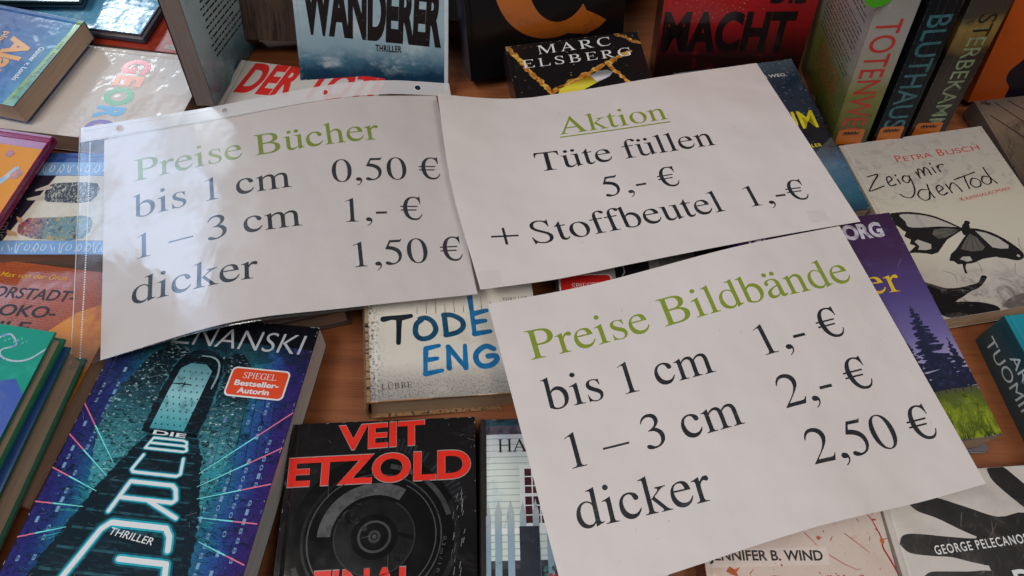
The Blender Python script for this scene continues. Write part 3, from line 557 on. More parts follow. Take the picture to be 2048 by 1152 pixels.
MM = 0.001
def sheet_panel(mb, xs, prof, y0, y1, th, frame, base, art=None, edge=None, lift=0.06, flip=False):
    """a cover board: strips between xs (mm) at heights prof (mm), thickness th below; frame maps (x,y,z) mm -> local metres.
    the art is cut along the same strips so that it follows the board"""
    edge = edge or base
    def pf(x):
        return float(np.interp(x, xs, prof))
    def F(x, y, z): return frame(x, y, z)
    ch = min(th*0.6, 0.9)
    for a, b in zip(xs, xs[1:]):
        za, zb = pf(a), pf(b)
        mb.face([F(a, y0+ch, za), F(b, y0+ch, zb), F(b, y1-ch, zb), F(a, y1-ch, za)], base, [(a/100, (y0+ch)/100), (b/100, (y0+ch)/100), (b/100, (y1-ch)/100), (a/100, (y1-ch)/100)])
        mb.face([F(a, y1, za-th), F(b, y1, zb-th), F(b, y0, zb-th), F(a, y0, za-th)], edge, [(a/100, y1/100), (b/100, y1/100), (b/100, y0/100), (a/100, y0/100)])
        for y, o in ((y0, 1), (y1, -1)):
            P = [F(a, y, za-th), F(b, y, zb-th), F(b, y, zb-ch), F(a, y, za-ch)]
            U = [(a/100, y/100)] * 4
            mb.face(P if o == 1 else P[::-1], edge, U)
            # rounded-over rim where the sheet is cut or folded
            m1, m2 = y + o*ch*0.3, y + o*ch
            P = [F(a, y, za-ch), F(b, y, zb-ch), F(b, m1, zb-ch*0.3), F(a, m1, za-ch*0.3)]
            mb.face(P if o == 1 else P[::-1], edge, U)
            P = [F(a, m1, za-ch*0.3), F(b, m1, zb-ch*0.3), F(b, m2, zb), F(a, m2, za)]
            mb.face(P if o == 1 else P[::-1], edge, U)
    for x, o in ((xs[0], -1), (xs[-1], 1)):
        z = pf(x)
        P = [F(x, y0, z-th), F(x, y1, z-th), F(x, y1, z), F(x, y0, z)]
        mb.face(P if o == 1 else P[::-1], edge, [(x/100, y0/100), (x/100, y1/100), (x/100, y1/100), (x/100, y0/100)])
    if art:
        for lv, m, polys in art.items:
            up = lift * lv + 0.03
            for t in polys:
                if min(p[0] for p in t) > xs[-1] or max(p[0] for p in t) < xs[0] or min(p[1] for p in t) > y1 or max(p[1] for p in t) < y0: continue
                t = clip_poly(clip_poly(t, 1, y0+ch, False), 1, y1-ch, True)
                if len(t) < 3: continue
                for a, b in zip(xs, xs[1:]):
                    if min(p[0] for p in t) >= b or max(p[0] for p in t) <= a: continue
                    q = clip_poly(clip_poly(t, 0, a, False), 0, b, True)
                    if len(q) < 3: continue
                    ar = sum(q[i][0]*q[(i+1) % len(q)][1] - q[(i+1) % len(q)][0]*q[i][1] for i in range(len(q)))
                    if abs(ar) < 1e-4: continue
                    if ar < 0: q = q[::-1]
                    mb.face([F(p[0], p[1], pf(p[0]) + up) for p in q], m, [(p[0]/100, p[1]/100) for p in q])

def book(pose, name, label, base, art=None, spine=None, spine_art=None, back=None, back_art=None, pages='#8a7a68', hard=False, bow=0.8,
         edge=None, group='books laid out on the sale table', cat='book', size=None, loc=None):
    pos, R, sz = POSE[pose] if isinstance(pose, str) else pose
    w, h, t = sz
    root = bpy.data.objects.new(name, None); COL.objects.link(root)
    root.empty_display_size = 0.02
    M = Matrix((R[0:3], R[3:6], R[6:9])).to_4x4()
    root.matrix_world = Matrix.Translation(pos) @ M
    tag(root, label, cat, group)
    cth = 2.4 if hard else 0.45
    ov = 2.6 if hard else 0.0
    spine = spine or base; back = back or spine; edge = edge or spine
    cx = 6.5 if hard else 5.0
    # front: a crease beside the spine, and a gentle lift towards the free edge
    xs = [0.0, cx - 1.6, cx, cx + 1.6, w*0.35, w*0.6, w*0.82, w - 1.5, w]
    if hard: pr = [-0.5, -0.9, -1.0, -0.2, 0, 0, 0, 0, -0.25]
    else: pr = [-0.2, -0.3, -0.75, -0.1, 0, bow*0.25, bow*0.6, bow, bow*0.9]
    mb = MB(); sheet_panel(mb, xs, pr, 0, h, cth, lambda x, y, z: (x*MM, y*MM, (t+z)*MM), base, art, edge)
    front = mb.build('front_cover', root)
    mb = MB(); sheet_panel(mb, [0.0, w*0.5, w], [cth*0]*3, 0, h, cth, lambda x, y, z: ((w-x)*MM, y*MM, -z*MM), back, back_art, edge)
    mb.build('back_cover', root)
    # spine: slightly rounded; drawn in (thickness, height) coordinates
    k = 7; ts = [t*i/(k-1) for i in range(k)]
    rb = (2.2 if hard else 0.7)
    pr = [rb*(1-((2*i/(k-1))-1)**2) for i in range(k)]
    mb = MB(); sheet_panel(mb, ts, pr, 0.05, h-0.05, cth, lambda x, y, z: (-z*MM - 0.00002, y*MM, x*MM), spine, spine_art, edge)
    mb.build('spine', root)
    # leaves
    mb = MB(); pm = pages_mat(pages)
    x0, x1, y0, y1 = cth + 0.3, w - 0.4 - ov, 0.35 + ov, h - 0.35 - ov
    zb, zt = cth*1.0 + 0.05, t - cth - (0.5 if not hard else 1.05)
    n = 8
    def top(x): return zt + (0 if hard else bow*0.8*max(0, (x - w*0.35)/(w*0.65)))
    X = [x0 + (x1-x0)*i/n for i in range(n+1)]
    for a, b in zip(X, X[1:]):
        for y, o in ((y0, 1), (y1, -1)):
            P = [(a, y, zb), (b, y, zb), (b, y, top(b)), (a, y, top(a))]; U = [(a/100, zb/100), (b/100, zb/100), (b/100, top(b)/100), (a/100, top(a)/100)]
            if o == -1: P, U = P[::-1], U[::-1]
            mb.face([tuple(c*MM for c in p) for p in P], pm, U)
        P = [(a, y0, top(a)), (b, y0, top(b)), (b, y1, top(b)), (a, y1, top(a))]
        mb.face([tuple(c*MM for c in p) for p in P], pm, [(p[0]/100, p[1]/100) for p in P])
    # fore edge, cut a little hollow
    kz = 6
    Z = [zb + (top(x1)-zb)*i/kz for i in range(kz+1)]
    def fx(i): return x1 - (1.2 if hard else 0.5)*math.sin(math.pi*i/kz)
    for i in range(kz):
        P = [(fx(i), y0, Z[i]), (fx(i), y1, Z[i]), (fx(i+1), y1, Z[i+1]), (fx(i+1), y0, Z[i+1])]
        mb.face([tuple(c*MM for c in p) for p in P], pm, [(p[1]/100, p[2]/100) for p in P])
    P = [(x0, y1, zb), (x1, y1, zb), (x1, y0, zb), (x0, y0, zb)]
    mb.face([tuple(c*MM for c in p) for p in P], pm, [(p[0]/100, p[1]/100) for p in P])
    mb.build('page_block', root)
    return root, front
# ------------------------------------------------------------------ the table
def box_mb(x0, y0, z0, x1, y1, z1, m):
    mb = MB()
    c = [(x0,y0,z0),(x1,y0,z0),(x1,y1,z0),(x0,y1,z0),(x0,y0,z1),(x1,y0,z1),(x1,y1,z1),(x0,y1,z1)]
    for f in ((0,3,2,1),(4,5,6,7),(0,1,5,4),(1,2,6,5),(2,3,7,6),(3,0,4,7)):
        mb.face([c[i] for i in f], m, [(c[i][0]*5, c[i][1]*5 + c[i][2]*5) for i in f])
    return mb
WOOD = wood_mat()
tb = box_mb(-1.3, -0.55, -0.032, 1.3, 1.25, -0.0012, WOOD).build('sale_table')
tag(tb, 'brown wood-grain table top carrying all the books', 'table')

# ------------------------------------------------------------------ books on the table
RND = random.Random(11)
def Q(a, b, t): return (a[0] + (b[0]-a[0])*t, a[1] + (b[1]-a[1])*t)

# --- stone stairway thriller
A = Art()
dark = ink('#0b151b', 0.28, 0.4, 0.0)
steps_m = cov('stair print', [(0, '#10202a'), (0.3, '#0e1c24'), (0.6, '#0a141a'), (1, '#0a1218')], 215, 152, noises=[('d', 9, 0.52, 0.66, '#1d3a46', (0.5, 2.5, 1)), ('d', 20, 0.58, 0.7, '#2f5560', (0.5, 1.5, 1))], coat=0.4, rough=0.24)
def ragged(pts, amp, sd):
    r = random.Random(sd); out = []
    for i in range(len(pts)):
        a, b = pts[i], pts[(i+1) % len(pts)]; n = max(1, int(math.hypot(b[0]-a[0], b[1]-a[1]) / 2.2))
        out += [(Q(a, b, k/n)[0] + (r.random()-.5)*amp, Q(a, b, k/n)[1] + (r.random()-.5)*amp) for k in range(n)]
    return out
A.poly([(0, 196), (160, 194), (160, 220), (0, 220)], ink('#0b0e14', 0.25, 0.4, 0), 1)
A.fill([[ragged([(57, 120), (88, 120), (99, 100), (112, 62), (122, 0), (14, 0), (28, 52), (40, 86)], 2.2, 12)]], steps_m, 3)
st = []
for i, y in enumerate((118, 114, 109, 103, 96, 88, 79, 69, 58, 46, 33, 19, 4)):
    k = (118 - y) / 118; st.append([rect(55 - 38*k, y, 90 + 28*k, y + 0.7 + 1.4*k)])
A.fill(st, ink('#24505c', 0.28, 0.4, 0.9), 4)
A.fill([[ragged([(49, 116), (50, 150), (53, 172), (58, 181), (66, 185), (78, 184), (87, 179), (91, 166), (91, 140), (90, 116)], 1.6, 13)]], steps_m, 3)
wm = cov('lit doorway', [(0, '#3f8f96'), (0.57, '#3f8f96'), (0.68, '#7fb0b4'), (0.8, '#4f7f88'), (1, '#4f7f88')], 215, noises=[('n', 9, 0.5, 0.75, '#2d5a63')])
A.poly([(54, 119), (79, 119), (81, 150), (82, 168), (76, 173), (64, 173), (58, 168), (56, 150)], wm, 4)
dots = []
for i in range(9):
    for j in range(6):
        x = 56 + j*4.6 + (i % 2)*2.2; y = 122 + i*5.4
        if x < 79.5: dots.append([[(x, y), (x + 1.5, y), (x + 0.7, y + 1.7)]])
A.fill(dots, ink('#14303a', 0.3, 0.4, 0), 5)
A.stroke(spl([(70, 180), (79, 179.4), (85, 175), (87.4, 165), (86.6, 154)]), 1.5, ink('#7f979c', 0.3, 0.4), 5, taper=lambda t: 0.5 + t*(1.4 - t))
A.stroke([(58, 155), (64, 155.5), (70, 155)], 0.9, dark, 6)
A.stroke([(65, 153), (65.5, 157)], 0.8, dark, 6)
stone = cov('stone wall print', [(0, '#1c4a54'), (0.28, '#3a8a92'), (0.48, '#3c8088'), (0.60, '#285a64'), (0.72, '#142c36'), (0.84, '#0c161d'), (1, '#0a1218')], 215, 152, warp=0.12,
    noises=[('d', 8, 0.50, 0.62, '#0b1c24', (0.9, 2.0, 1)), ('d', 16, 0.52, 0.60, '#0a1820', (1, 2.4, 1)), ('d', 12, 0.57, 0.70, '#9cc8c8', (0.8, 2.2, 1)), ('n', 28, 0.56, 0.70, '#b0d6d4', (1, 1.6, 1))], coat=0.5, rough=0.22)
A.poly(ragged([(54, 120), (49, 150), (52, 173), (60, 184), (44, 190), (31, 176), (19, 146), (17, 116), (25, 88), (33, 66), (41, 86)], 1.6, 4), stone, 2)
A.poly(ragged([(90, 120), (93, 142), (92, 168), (86, 181), (100, 186), (112, 172), (118, 148), (119, 118), (116, 88), (111, 64), (103, 84), (98, 102)], 1.6, 5), stone, 2)
fl = []
for (ox, oy), (tx, ty) in (((39, 92), (-1, 133)), ((39, 82), (-1, 109)), ((37, 71), (-1, 84)), ((33, 60), (-2, 60)), ((28, 46), (-2, 36)), ((101, 90), (152, 141)), ((103, 81), (152, 114)), ((106, 73), (152, 88)), ((111, 61), (151, 61)), ((117, 46), (151, 35))):
    for _ in range(7):
        a = Q((ox, oy), (tx, ty), RND.random()*0.22); b = Q((ox, oy), (tx, ty), 0.25 + RND.random()*0.25); dy = (RND.random() - .5)*11
        fl += band([(a[0], a[1] + dy), (b[0], b[1] + dy*1.2)], 0.35 + 0.4*RND.random(), False, taper=lambda t: 1.2 - t)
A.fill(fl, ink('#2b8c9a', 0.28, 0.4, 0.4), 3)
A.strokes([[(60 + math.cos(a_)*r_, 178 + math.sin(a_)*r_*0.5), (60 + math.cos(a_+.35)*r_, 178 + math.sin(a_+.35)*r_*0.5)] for r_ in (36, 44, 52) for a_ in (1.9, 2.4, 2.9)], 0.7, ink('#3a5a66', 0.28, 0.4, 0.3), 2)
# walls beside the stair: darker courses
for sgn in (0, 1):
    L = []
    for i in range(9):
        t = i / 9
        if sgn: L.append([(92 + 60*t*0.9, 116 + 60*t), (101 + 52*t, 40 + 100*t)])
        else: L.append([(50 - 50*t*0.9, 112 + 62*t), (34 - 38*t, 66 + 84*t)])
    A.strokes(L, 0.4, ink('#0f2630', 0.28, 0.4, 0), 2)
# light rays
cy, pk = ink('#6fd0e6', 0.28, 0.4, 0), ink('#e06a86', 0.28, 0.4, 0)
for a, b in (((101, 90), (152, 141)), ((103, 81), (152, 114)), ((106, 73), (152, 88)), ((111, 61), (151, 61)), ((117, 46), (151, 35)),
             ((39, 92), (-1, 133)), ((39, 82), (-1, 109)), ((37, 71), (-1, 84)), ((33, 60), (-2, 60)), ((28, 46), (-2, 36))):
    A.stroke([a, Q(a, b, 0.6)], 1.0, cy, 4, taper=lambda t: 0.4 + 0.6*t); A.stroke([Q(a, b, 0.6), b], 0.9, pk, 4)
dg = ink('#6d8fb0', 0.28, 0.4, 0)
for x in (104, 112, 121, 131, 141, 6, 16):
    y = 14 + RND.random()*10
    while y < 168:
        if RND.random() < 0.62 and not (95 < x < 145 and 144 < y): A.text(RND.choice('8018'), (x, y + 4), (x, y), 2.2, dg, 2)
        y += 6.2
# glowing blocky title down the steps
def techno(ch, quad, w):
    S = {'B': [[(0,0),(0,1),(.9,1),(1,.88),(1,.62),(.92,.52),(0,.52)], [(.92,.52),(1,.42),(1,.12),(.92,0),(0,0)]],
         'U': [[(0,1),(0,.14),(.07,0),(.93,0),(1,.14),(1,1)]],
         'R': [[(0,0),(0,1),(.93,1),(1,.88),(1,.56),(.93,.46),(0,.46)], [(.5,.46),(1,0)]],
         'G': [[(1,.72),(1,.9),(.93,1),(.07,1),(0,.9),(0,.1),(.07,0),(.93,0),(1,.1),(1,.55),(.45,.55)]]}[ch]
    bl, br, tr, tl = quad
    f = lambda p: Q(Q(bl, br, p[0]), Q(tl, tr, p[0]), p[1])
    L = [[f(p) for p in s] for s in S]
    A.strokes(L, w*2.1, ink('#0f4c58', 0.28, 0.4, 0.3), 5); A.strokes(L, w*1.45, ink('#1fa0b2', 0.28, 0.4, 0.15), 6); A.strokes(L, w*0.85, ink('#dfe6ea', 0.28, 0.4, 0), 7)
techno('B', ((57, 104), (87, 104), (84, 112), (60, 112)), 1.7)
techno('U', ((53.5, 86.5), (89, 86.5), (86.5, 99), (58, 99)), 2.2)
techno('R', ((51, 59), (97, 59), (88.5, 80), (57, 80)), 3.0)
techno('G', ((36, 4), (109, 4), (96, 52), (53, 52)), 4.2)
A.text('DIE', (58, 114.6), (82, 114), 3.0, ink('#c8d6da', 0.3, 0.4, 0), 8, bold=0.02)
A.text('THRILLER', (57, 44.6), (88, 40.5), 4.6, ink('#e4e6e6', 0.3, 0.4, 0), 8, bold=0.005, shear=0.1)
A.text('POZNANSKI', (9, 188.5), (143, 189), 17.5, ink('#a9abb0', 0.3, 0.4, 0.05), 3, bold=-0.008, shear=0.1)
wht = ink('#f0e8e2', 0.35, 0.3, 0); red = ink('#d8431f', 0.35, 0.3, 0.03)
A.fill([[rrect(96.5, 149.5, 141.5, 174, 4)]], wht, 4); A.fill([[rrect(97.7, 150.7, 140.3, 172.8, 3.2)]], red, 5)
A.text('SPIEGEL', (106.5, 165), (132, 165.2), 5.0, wht, 6, font='serif'); A.text('Bestseller-', (102, 158.8), (135.5, 159), 4.2, wht, 6, bold=0.03); A.text('Autorin', (106, 152.8), (130, 153), 4.2, wht, 6, bold=0.03)
base = cov('stone stairway cover', [(0, '#2c2468'), (0.09, '#222c66'), (0.15, '#1c4f7a'), (0.24, '#267884'), (0.36, '#358088'), (0.44, '#1a3c46'), (0.56, '#1a3c46'), (0.64, '#358088'), (0.74, '#246a7a'), (0.85, '#274a86'), (0.93, '#2c2466'), (1, '#321f5c')],
    215, 152, 'u', warp=0.16, noises=[('n', 0.6, 0.40, 0.42, '#13222e', (1, 1, 1), ('v', 0.62, 0.98)), ('d', 13, 0.50, 0.66, '#0c1c28', (0.8, 1.7, 1)), ('e', 24, 0.035, 0.0, '#0c1a24', (0.8, 1.5, 1)), ('d', 17, 0.60, 0.76, '#5f9ba2', (1, 1.8, 1)), ('d', 5, 0.55, 0.7, '#0a141e')], coat=0.5, rough=0.22)
# replace the last blotch's reach: the upper third of the picture is night-dark
wear(A, 152, 214.5, 5, 80, '#8f9aa0', 10)
book('burg', 'paperback', 'blue stone-stairway thriller with glowing white letters and a red bestseller badge', base, A, spine=ink('#121526', 0.3, 0.3), pages='#b5a89b', bow=1.2)

# --- black camera-lens thriller
A = Art(); rd = ink('#e0281a', 0.25, 0.5, 0.03); rim = ink('#8d8a86', 0.2, 0.6, 0)
for s, a, b, cap in (('VEIT', (35.5, 185.5), (98, 187.5), 17.0), ('ETZOLD', (1.8, 161), (131, 162), 19.0), ('FINAL', (27, 85.5), (95, 86), 18.0)):
    A.text(s, (a[0] - 0.35, a[1] - 0.35), (b[0] + 0.35, b[1] - 0.35), cap + 0.7, rim, 2, bold=0.036); A.text(s, a, b, cap, rd, 3, bold=0.03)
c0 = (65, 124.5)
def ringp(r0, r1, a0, a1): return [ell(c0[0], c0[1], r1, r1*0.92, 40, a0, a1) + ell(c0[0], c0[1], r0, r0*0.92, 40, a1, a0)]
A.fill([[ell(c0[0], c0[1], 58, 56, 64)]], cov('lens barrel print', [(0, '#181617'), (0.5, '#0a0909'), (1, '#0d0c0c')], 206, noises=[('n', 2, 0.55, 0.8, '#1c1a1a')], coat=0.8, rough=0.16), 1)
A.fill([ringp(54.5, 58, 200, 385)], ink('#1e1d1d', 0.2, 0.6, 0.3), 2); A.fill([ringp(48, 50, 100, 330)], ink('#171617', 0.2, 0.6, 0.3), 2); A.fill([ringp(16, 27, 0, 360)], ink('#141314', 0.2, 0.6, 0.2), 2); A.fill([ringp(27, 28, 150, 420)], ink('#2b2a2a', 0.2, 0.6, 0.3), 3)
A.fill([ringp(30, 39, 58, 178)], ink('#4b4a4b', 0.25, 0.5, 0.3), 2)
A.fill([ringp(45, 46, -60, 230)], ink('#3a3a3c', 0.25, 0.5, 0.3), 2); A.fill([ringp(41.5, 42.2, -80, 60)], ink('#444446', 0.25, 0.5), 2)
A.fill([ringp(50.5, 54, 15, 80)], ink('#39383a', 0.25, 0.5, 0.4), 2)
A.fill([[ell(c0[0], c0[1], 11.5, 10.6), ell(c0[0], c0[1], 9.8, 9.0)]], ink('#38383a', 0.25, 0.5), 2)
A.fill([[ell(c0[0], c0[1], 4.2), ell(c0[0], c0[1], 2.4)]], ink('#2e2e30', 0.25, 0.5), 2); A.fill([[ell(c0[0], c0[1], 1.5)]], ink('#3c3c40', 0.25, 0.5), 2)
for x, y, r in ((47, 138, 5), (51, 136, 3.4), (83, 110, 4), (58, 130, 1.6)): A.fill([[ell(x, y, r, n=24)]], ink('#242427', 0.25, 0.5), 2)
L = []
for i in range(26):
    a = math.radians(20 + i*3.0); r0 = 56 + RND.random()*4
    if RND.random() < .8: L.append([(c0[0] + r0*math.cos(a), c0[1] + r0*math.sin(a)*1.05), (c0[0] + (r0 + 7)*math.cos(a), c0[1] + (r0 + 7)*math.sin(a)*1.05)])
A.strokes(L, 1.9, ink('#262629', 0.25, 0.5, 0.3), 1)
L = [[(x, y), (x + 0.8, y + 1.5 + RND.random()*4)] for x, y in [(117 + RND.random()*9, 84 + 2.0*i) for i in range(34)]]
A.strokes(L, 0.45, ink('#77777a', 0.25, 0.5, 0.3), 2)
A.text('0,3 m / 1 ft', (112, 123), (107, 100), 2.4, ink('#3e3e40', 0.3, 0.5, 0), 2)
base = cov('black lens cover', [(0, '#0d0c0d'), (0.55, '#0f0e0f'), (0.75, '#191718'), (1, '#131112')], 206, noises=[('d', 2.4, 0.52, 0.78, '#332e2c'), ('d', 1.6, 0.58, 0.8, '#2a2626', (1, 2.4, 1))], coat=0.8, rough=0.16, crumple=0.0)
wear(A, 134.6, 206, 6, 90, '#77716c', 6)
book('etzold', 'paperback', 'black glossy thriller with a camera lens and red capitals', base, A, spine=ink('#0c0b0c', 0.2, 0.5), pages='#83725f', bow=0.5)

# --- white clapboard house
A = Art(); bk = ink('#121212', 0.35, 0.2, 0)
A.poly([(0, 0), (4, 0), (4, 190), (0, 190)], ink('#2c2a2c', 0.3, 0.4, 0.3), 2)
A.fill([[rect(4, 178, 125, 184.5)]], ink('#4d4651', 0.3, 0.3, 0.4), 1); A.fill([[rect(4, 184.5, 125, 190)]], ink('#27414d', 0.3, 0.3, 0.4), 1)
A.text('HA', (12.5, 164.8), (33.5, 165), 9.6, bk, 4, font='serif')
fr = ink('#cdcdca', 0.35, 0.3, 0.05)
A.fill([[rect(27.5, 112, 60, 155)]], fr, 2); A.fill([[rect(31, 115, 57, 152.5)]], ink('#431820', 0.3, 0.3, 0.3), 3)
A.fill([[rect(x, 115, x + 0.9, 152.5)] for x in (35.8, 41.2, 46.6)] + [[rect(31, y, 57, y + (1.6 if i == 3 else 0.8))] for i, y in enumerate((120, 126.5, 133, 133.6, 140, 146.5))], fr, 4)
A.fill([[rect(4, 108.5, 62, 112)]], fr, 3)
pk = cov('weathered picket paint', [(0, '#7d97a8'), (0.55, '#7f939f'), (0.68, '#a3a6a4'), (1, '#a8aaa6')], 190, noises=[('d', 16, 0.52, 0.7, '#56707f')], coat=0.3)
P = []
for x, top, w in ((3.5, 128, 3.2), (9.6, 131, 4.6), (18.2, 131, 4.6), (26.8, 130, 4.4), (35.8, 131.5, 4.4), (45, 131, 4.4), (54, 131, 4.4)):
    P.append([[(x, 0), (x + w, 0), (x + w, top - 7.5), (x + w - 0.4, top - 8), (x + w*0.78, top - 5), (x + w/2, top), (x + w*0.22, top - 5), (x + 0.4, top - 8), (x, top - 7.5)]])
A.fill([[rect(4, 86, 62, 91)], [rect(4, 30, 62, 36)]], ink('#3a3c40', 0.35, 0.3, 0.3), 4)
A.fill([[rect(4, 0, 62, 86)]], ink('#20242a', 0.35, 0.3, 0.4), 3)
A.fill(P, pk, 5)
A.fill([[rect(26.4, 0, 40, 113)]], cov('dark fence post', [(0, '#20242c'), (1, '#2c3038')], 190, noises=[('d', 14, 0.55, 0.75, '#4a4f57')]), 6)
fl = [[ell(41 + RND.random()*20, 60 + RND.random()*24, 0.9 + RND.random(), n=9)] for _ in range(34)]
A.fill(fl, ink('#a4333a', 0.35, 0.3, 0.2), 6)
A.fill([[ell(41 + RND.random()*20, 62 + RND.random()*26, 0.9 + RND.random(), n=9)] for _ in range(26)], ink('#3f6a5e', 0.35, 0.3, 0.2), 5)
base = cov('white clapboard cover', [(0, '#9fb0b0'), (0.6, '#bfc6be'), (0.8, '#c4c8c0'), (1, '#9c9aa4')], 190, wave=(7.0, '#6f7a7a', 0.85), noises=[('n', 3, 0.52, 0.75, '#7ba3ac', (1, 1, 1), ('u', 0.3, 0.0)), ('d', 12, 0.62, 0.8, '#8d9a98')], coat=0.5, rough=0.25)
wear(A, 125, 190, 10, 40, '#8f8f8c', 8)
book('house', 'hardcover_book', 'hardback with a white clapboard house and picket fence beside the black lens thriller', base, A, spine=ink('#232224', 0.3, 0.4), pages='#83725f', hard=True)

# --- white grunge thriller with blue brush lettering
A = Art()
BR = lambda t: 0.92 + 0.16*math.sin(9*t + 1.3)
c1, c2, c3 = ink('#10202a', 0.3, 0.4, 0.2), ink('#144a68', 0.3, 0.4, 0.25), ink('#17689c', 0.3, 0.4, 0.2)
A.strokes([[(14, 66.6), (20, 67.6), (28, 67.2), (35, 68.4)], [(26, 67), (25.4, 58), (24.6, 46)]], 4.6, c1, 2, taper=BR)
A.stroke([(43, 64.5), (39, 61), (38, 53), (42, 48.5), (49, 49.5), (53.5, 55), (52, 62), (47, 66), (42, 65.5)], 4.2, c2, 2, smooth=True)
A.strokes([[(61, 67), (61.5, 51)], [(60.5, 68), (67, 67.5), (74, 63), (75, 57), (70, 52.5), (61, 50.5)]], 4.2, c2, 2, smooth=True)
A.strokes([[(82.5, 90), (83, 70), (83.5, 50.5)], [(84, 68), (95, 70.5)], [(84, 60.5), (93, 61.5)], [(83.5, 50.5), (96, 52)]], 4.4, c3, 2, taper=BR)
A.strokes([[(45, 40), (44, 30), (43.4, 19.5)], [(45, 40), (55, 42)], [(44.5, 30.5), (53, 31.5)], [(43.5, 19.5), (56, 21.5)]], 4.0, c3, 2, taper=BR)
A.strokes([[(61.5, 23), (62, 40.5)], [(62, 40.5), (74, 22.5)], [(74, 22.5), (75, 41)]], 4.0, c3, 2, taper=BR)
A.strokes([[(97, 37), (91, 39.5), (84, 35), (82.5, 29), (86, 23.5), (93, 23.5), (98, 27), (98, 31), (92, 31)]], 4.4, c3, 2, smooth=True)
A.strokes([[(40 + i*7.3, 70), (40.3 + i*7.3, 70 + 6 + 9*((i*7) % 5)/5)] for i in range(9)], 0.5, ink('#20303a', 0.4, 0.2, 0.3), 1, taper=lambda t: 1 - 0.6*t)
A.text('LÜBBE', (11, 9), (33, 9.4), 4.6, ink('#2b2a2a', 0.4, 0.2, 0), 2, font='serif', track=120)
A.text('THRILLER', (109, 77.5), (130, 78.5), 3.6, ink('#2b2a2a', 0.4, 0.2, 0), 2, font='serif', track=60)
base = cov('white grunge cover', [(0, '#8f8a82'), (0.06, '#a09a90'), (0.14, '#c4beb2'), (0.5, '#ccc6b9'), (1, '#c4bfb4')], 215, 135, warp=0.06,
    noises=[('n', 46, 0.52, 0.57, '#2a2725', (1, 1, 1), ('u', 0.13, 0.0)), ('n', 60, 0.5, 0.6, '#6e6a64', (1, 1, 1), ('v', 0.15, 0.0)), ('n', 38, 0.66, 0.70, '#4c4640'), ('n', 3, 0.5, 0.75, '#b3ad9f')], coat=0.3, rough=0.3)
book('todes', 'hardcover_book', 'thick white speckled hardback with blue brush lettering', base, A, spine=cov('grunge spine', [(0, '#8a6a48'), (1, '#b0a698')], 215, noises=[('n', 40, 0.52, 0.56, '#2a2522')]), pages='#83705a', hard=True)

# --- grey photo cover with red badge, between the signs
A = Art()
A.fill([[rrect(0.8, 66, 44.6, 90.6, 4)]], ink('#d8cdc6', 0.35, 0.3, 0), 2); A.fill([[rrect(1.8, 67, 43.6, 89.6, 3.3)]], ink('#bf1f1c', 0.3, 0.4, 0.03), 3)
A.text('SPIEGEL', (11, 76.8), (35.5, 77.4), 5.2, wht, 4, font='serif')
A.poly([(48, 0), (77, 0), (77, 190), (48, 190)], ink('#161318', 0.3, 0.4, 0.2), 1)
A.stroke([(55, 98), (56, 92), (54, 88), (57, 84), (58, 78)], 1.2, ink('#8a8482', 0.3, 0.4), 2, smooth=True)
A.poly([(78, 60), (85.5, 60), (86, 130), (78, 130)], ink('#8b8583', 0.3, 0.4, 0.2), 1)
A.poly([(116, 60), (133, 60), (133, 190), (118, 190)], ink('#1a171a', 0.3, 0.4, 0.2), 1)
A.fill([[rect(20, 91.5, 26, 130)], [rect(6, 92, 17, 130)]], ink('#4a4645', 0.3, 0.4, 0.5), 1)
base = cov('grey photo cover', [(0, '#8d8885'), (0.36, '#918b87'), (0.6, '#6a6463'), (0.8, '#564f4f'), (1, '#453f40')], 190, 133, 'u', noises=[('d', 4, 0.5, 0.75, '#3c3838')], coat=0.4)
book('spiegel', 'paperback', 'grey photo paperback with a red badge peeping out between two price signs', base, A, spine=ink('#55504d', 0.3, 0.3), pages='#83725f')

# --- sea-storm thriller under the Aktion sign
A = Art(); yl = ink('#e0c021', 0.3, 0.4, 0.05)
A.text('IHR WEG.', (80, 168.5), (112, 168), 4.0, ink('#d3d6d8', 0.3, 0.3, 0), 2, bold=0.02)
A.text('UM', (84, 100), (117, 98.5), 21.5, yl, 3, bold=0.012); A.text('THRILLER', (84, 75.8), (110.5, 75.2), 3.9, yl, 3, bold=0.02, track=0.2)
fo = []
for _ in range(170):
    x, y = RND.random()*125, 108 + RND.random()*80; l = 0.6 + RND.random()*2.6; fo += band([(x, y), (x + l, y + l*(0.5*RND.random() - 0.1))], 0.22 + 0.28*RND.random())
A.fill(fo, ink('#8fa0aa', 0.3, 0.4, 0.3), 1)
base = cov('dark sea cover', [(0, '#1e3a4a'), (0.1, '#27566b'), (0.26, '#41627a'), (0.34, '#2c4158'), (0.4, '#131722'), (0.54, '#0f131c'), (0.62, '#17273a'), (0.86, '#1b2f42'), (0.93, '#3a4a56'), (1, '#4b5a64')], 190, warp=0.08,
    noises=[('d', 5, 0.54, 0.72, '#0e1a28', (1, 1.8, 1)), ('d', 15, 0.62, 0.74, '#8fa7b2', (1, 1.5, 1), ('v', 0.36, 0.14))], coat=0.5, rough=0.25)
wear(A, 125, 190, 8, 60, '#7f8a92', 6)
book('sea', 'paperback', 'dark blue stormy-sea thriller with yellow letters under the Aktion sign', base, A, spine=ink('#10141d', 0.3, 0.4), pages='#6f6254')

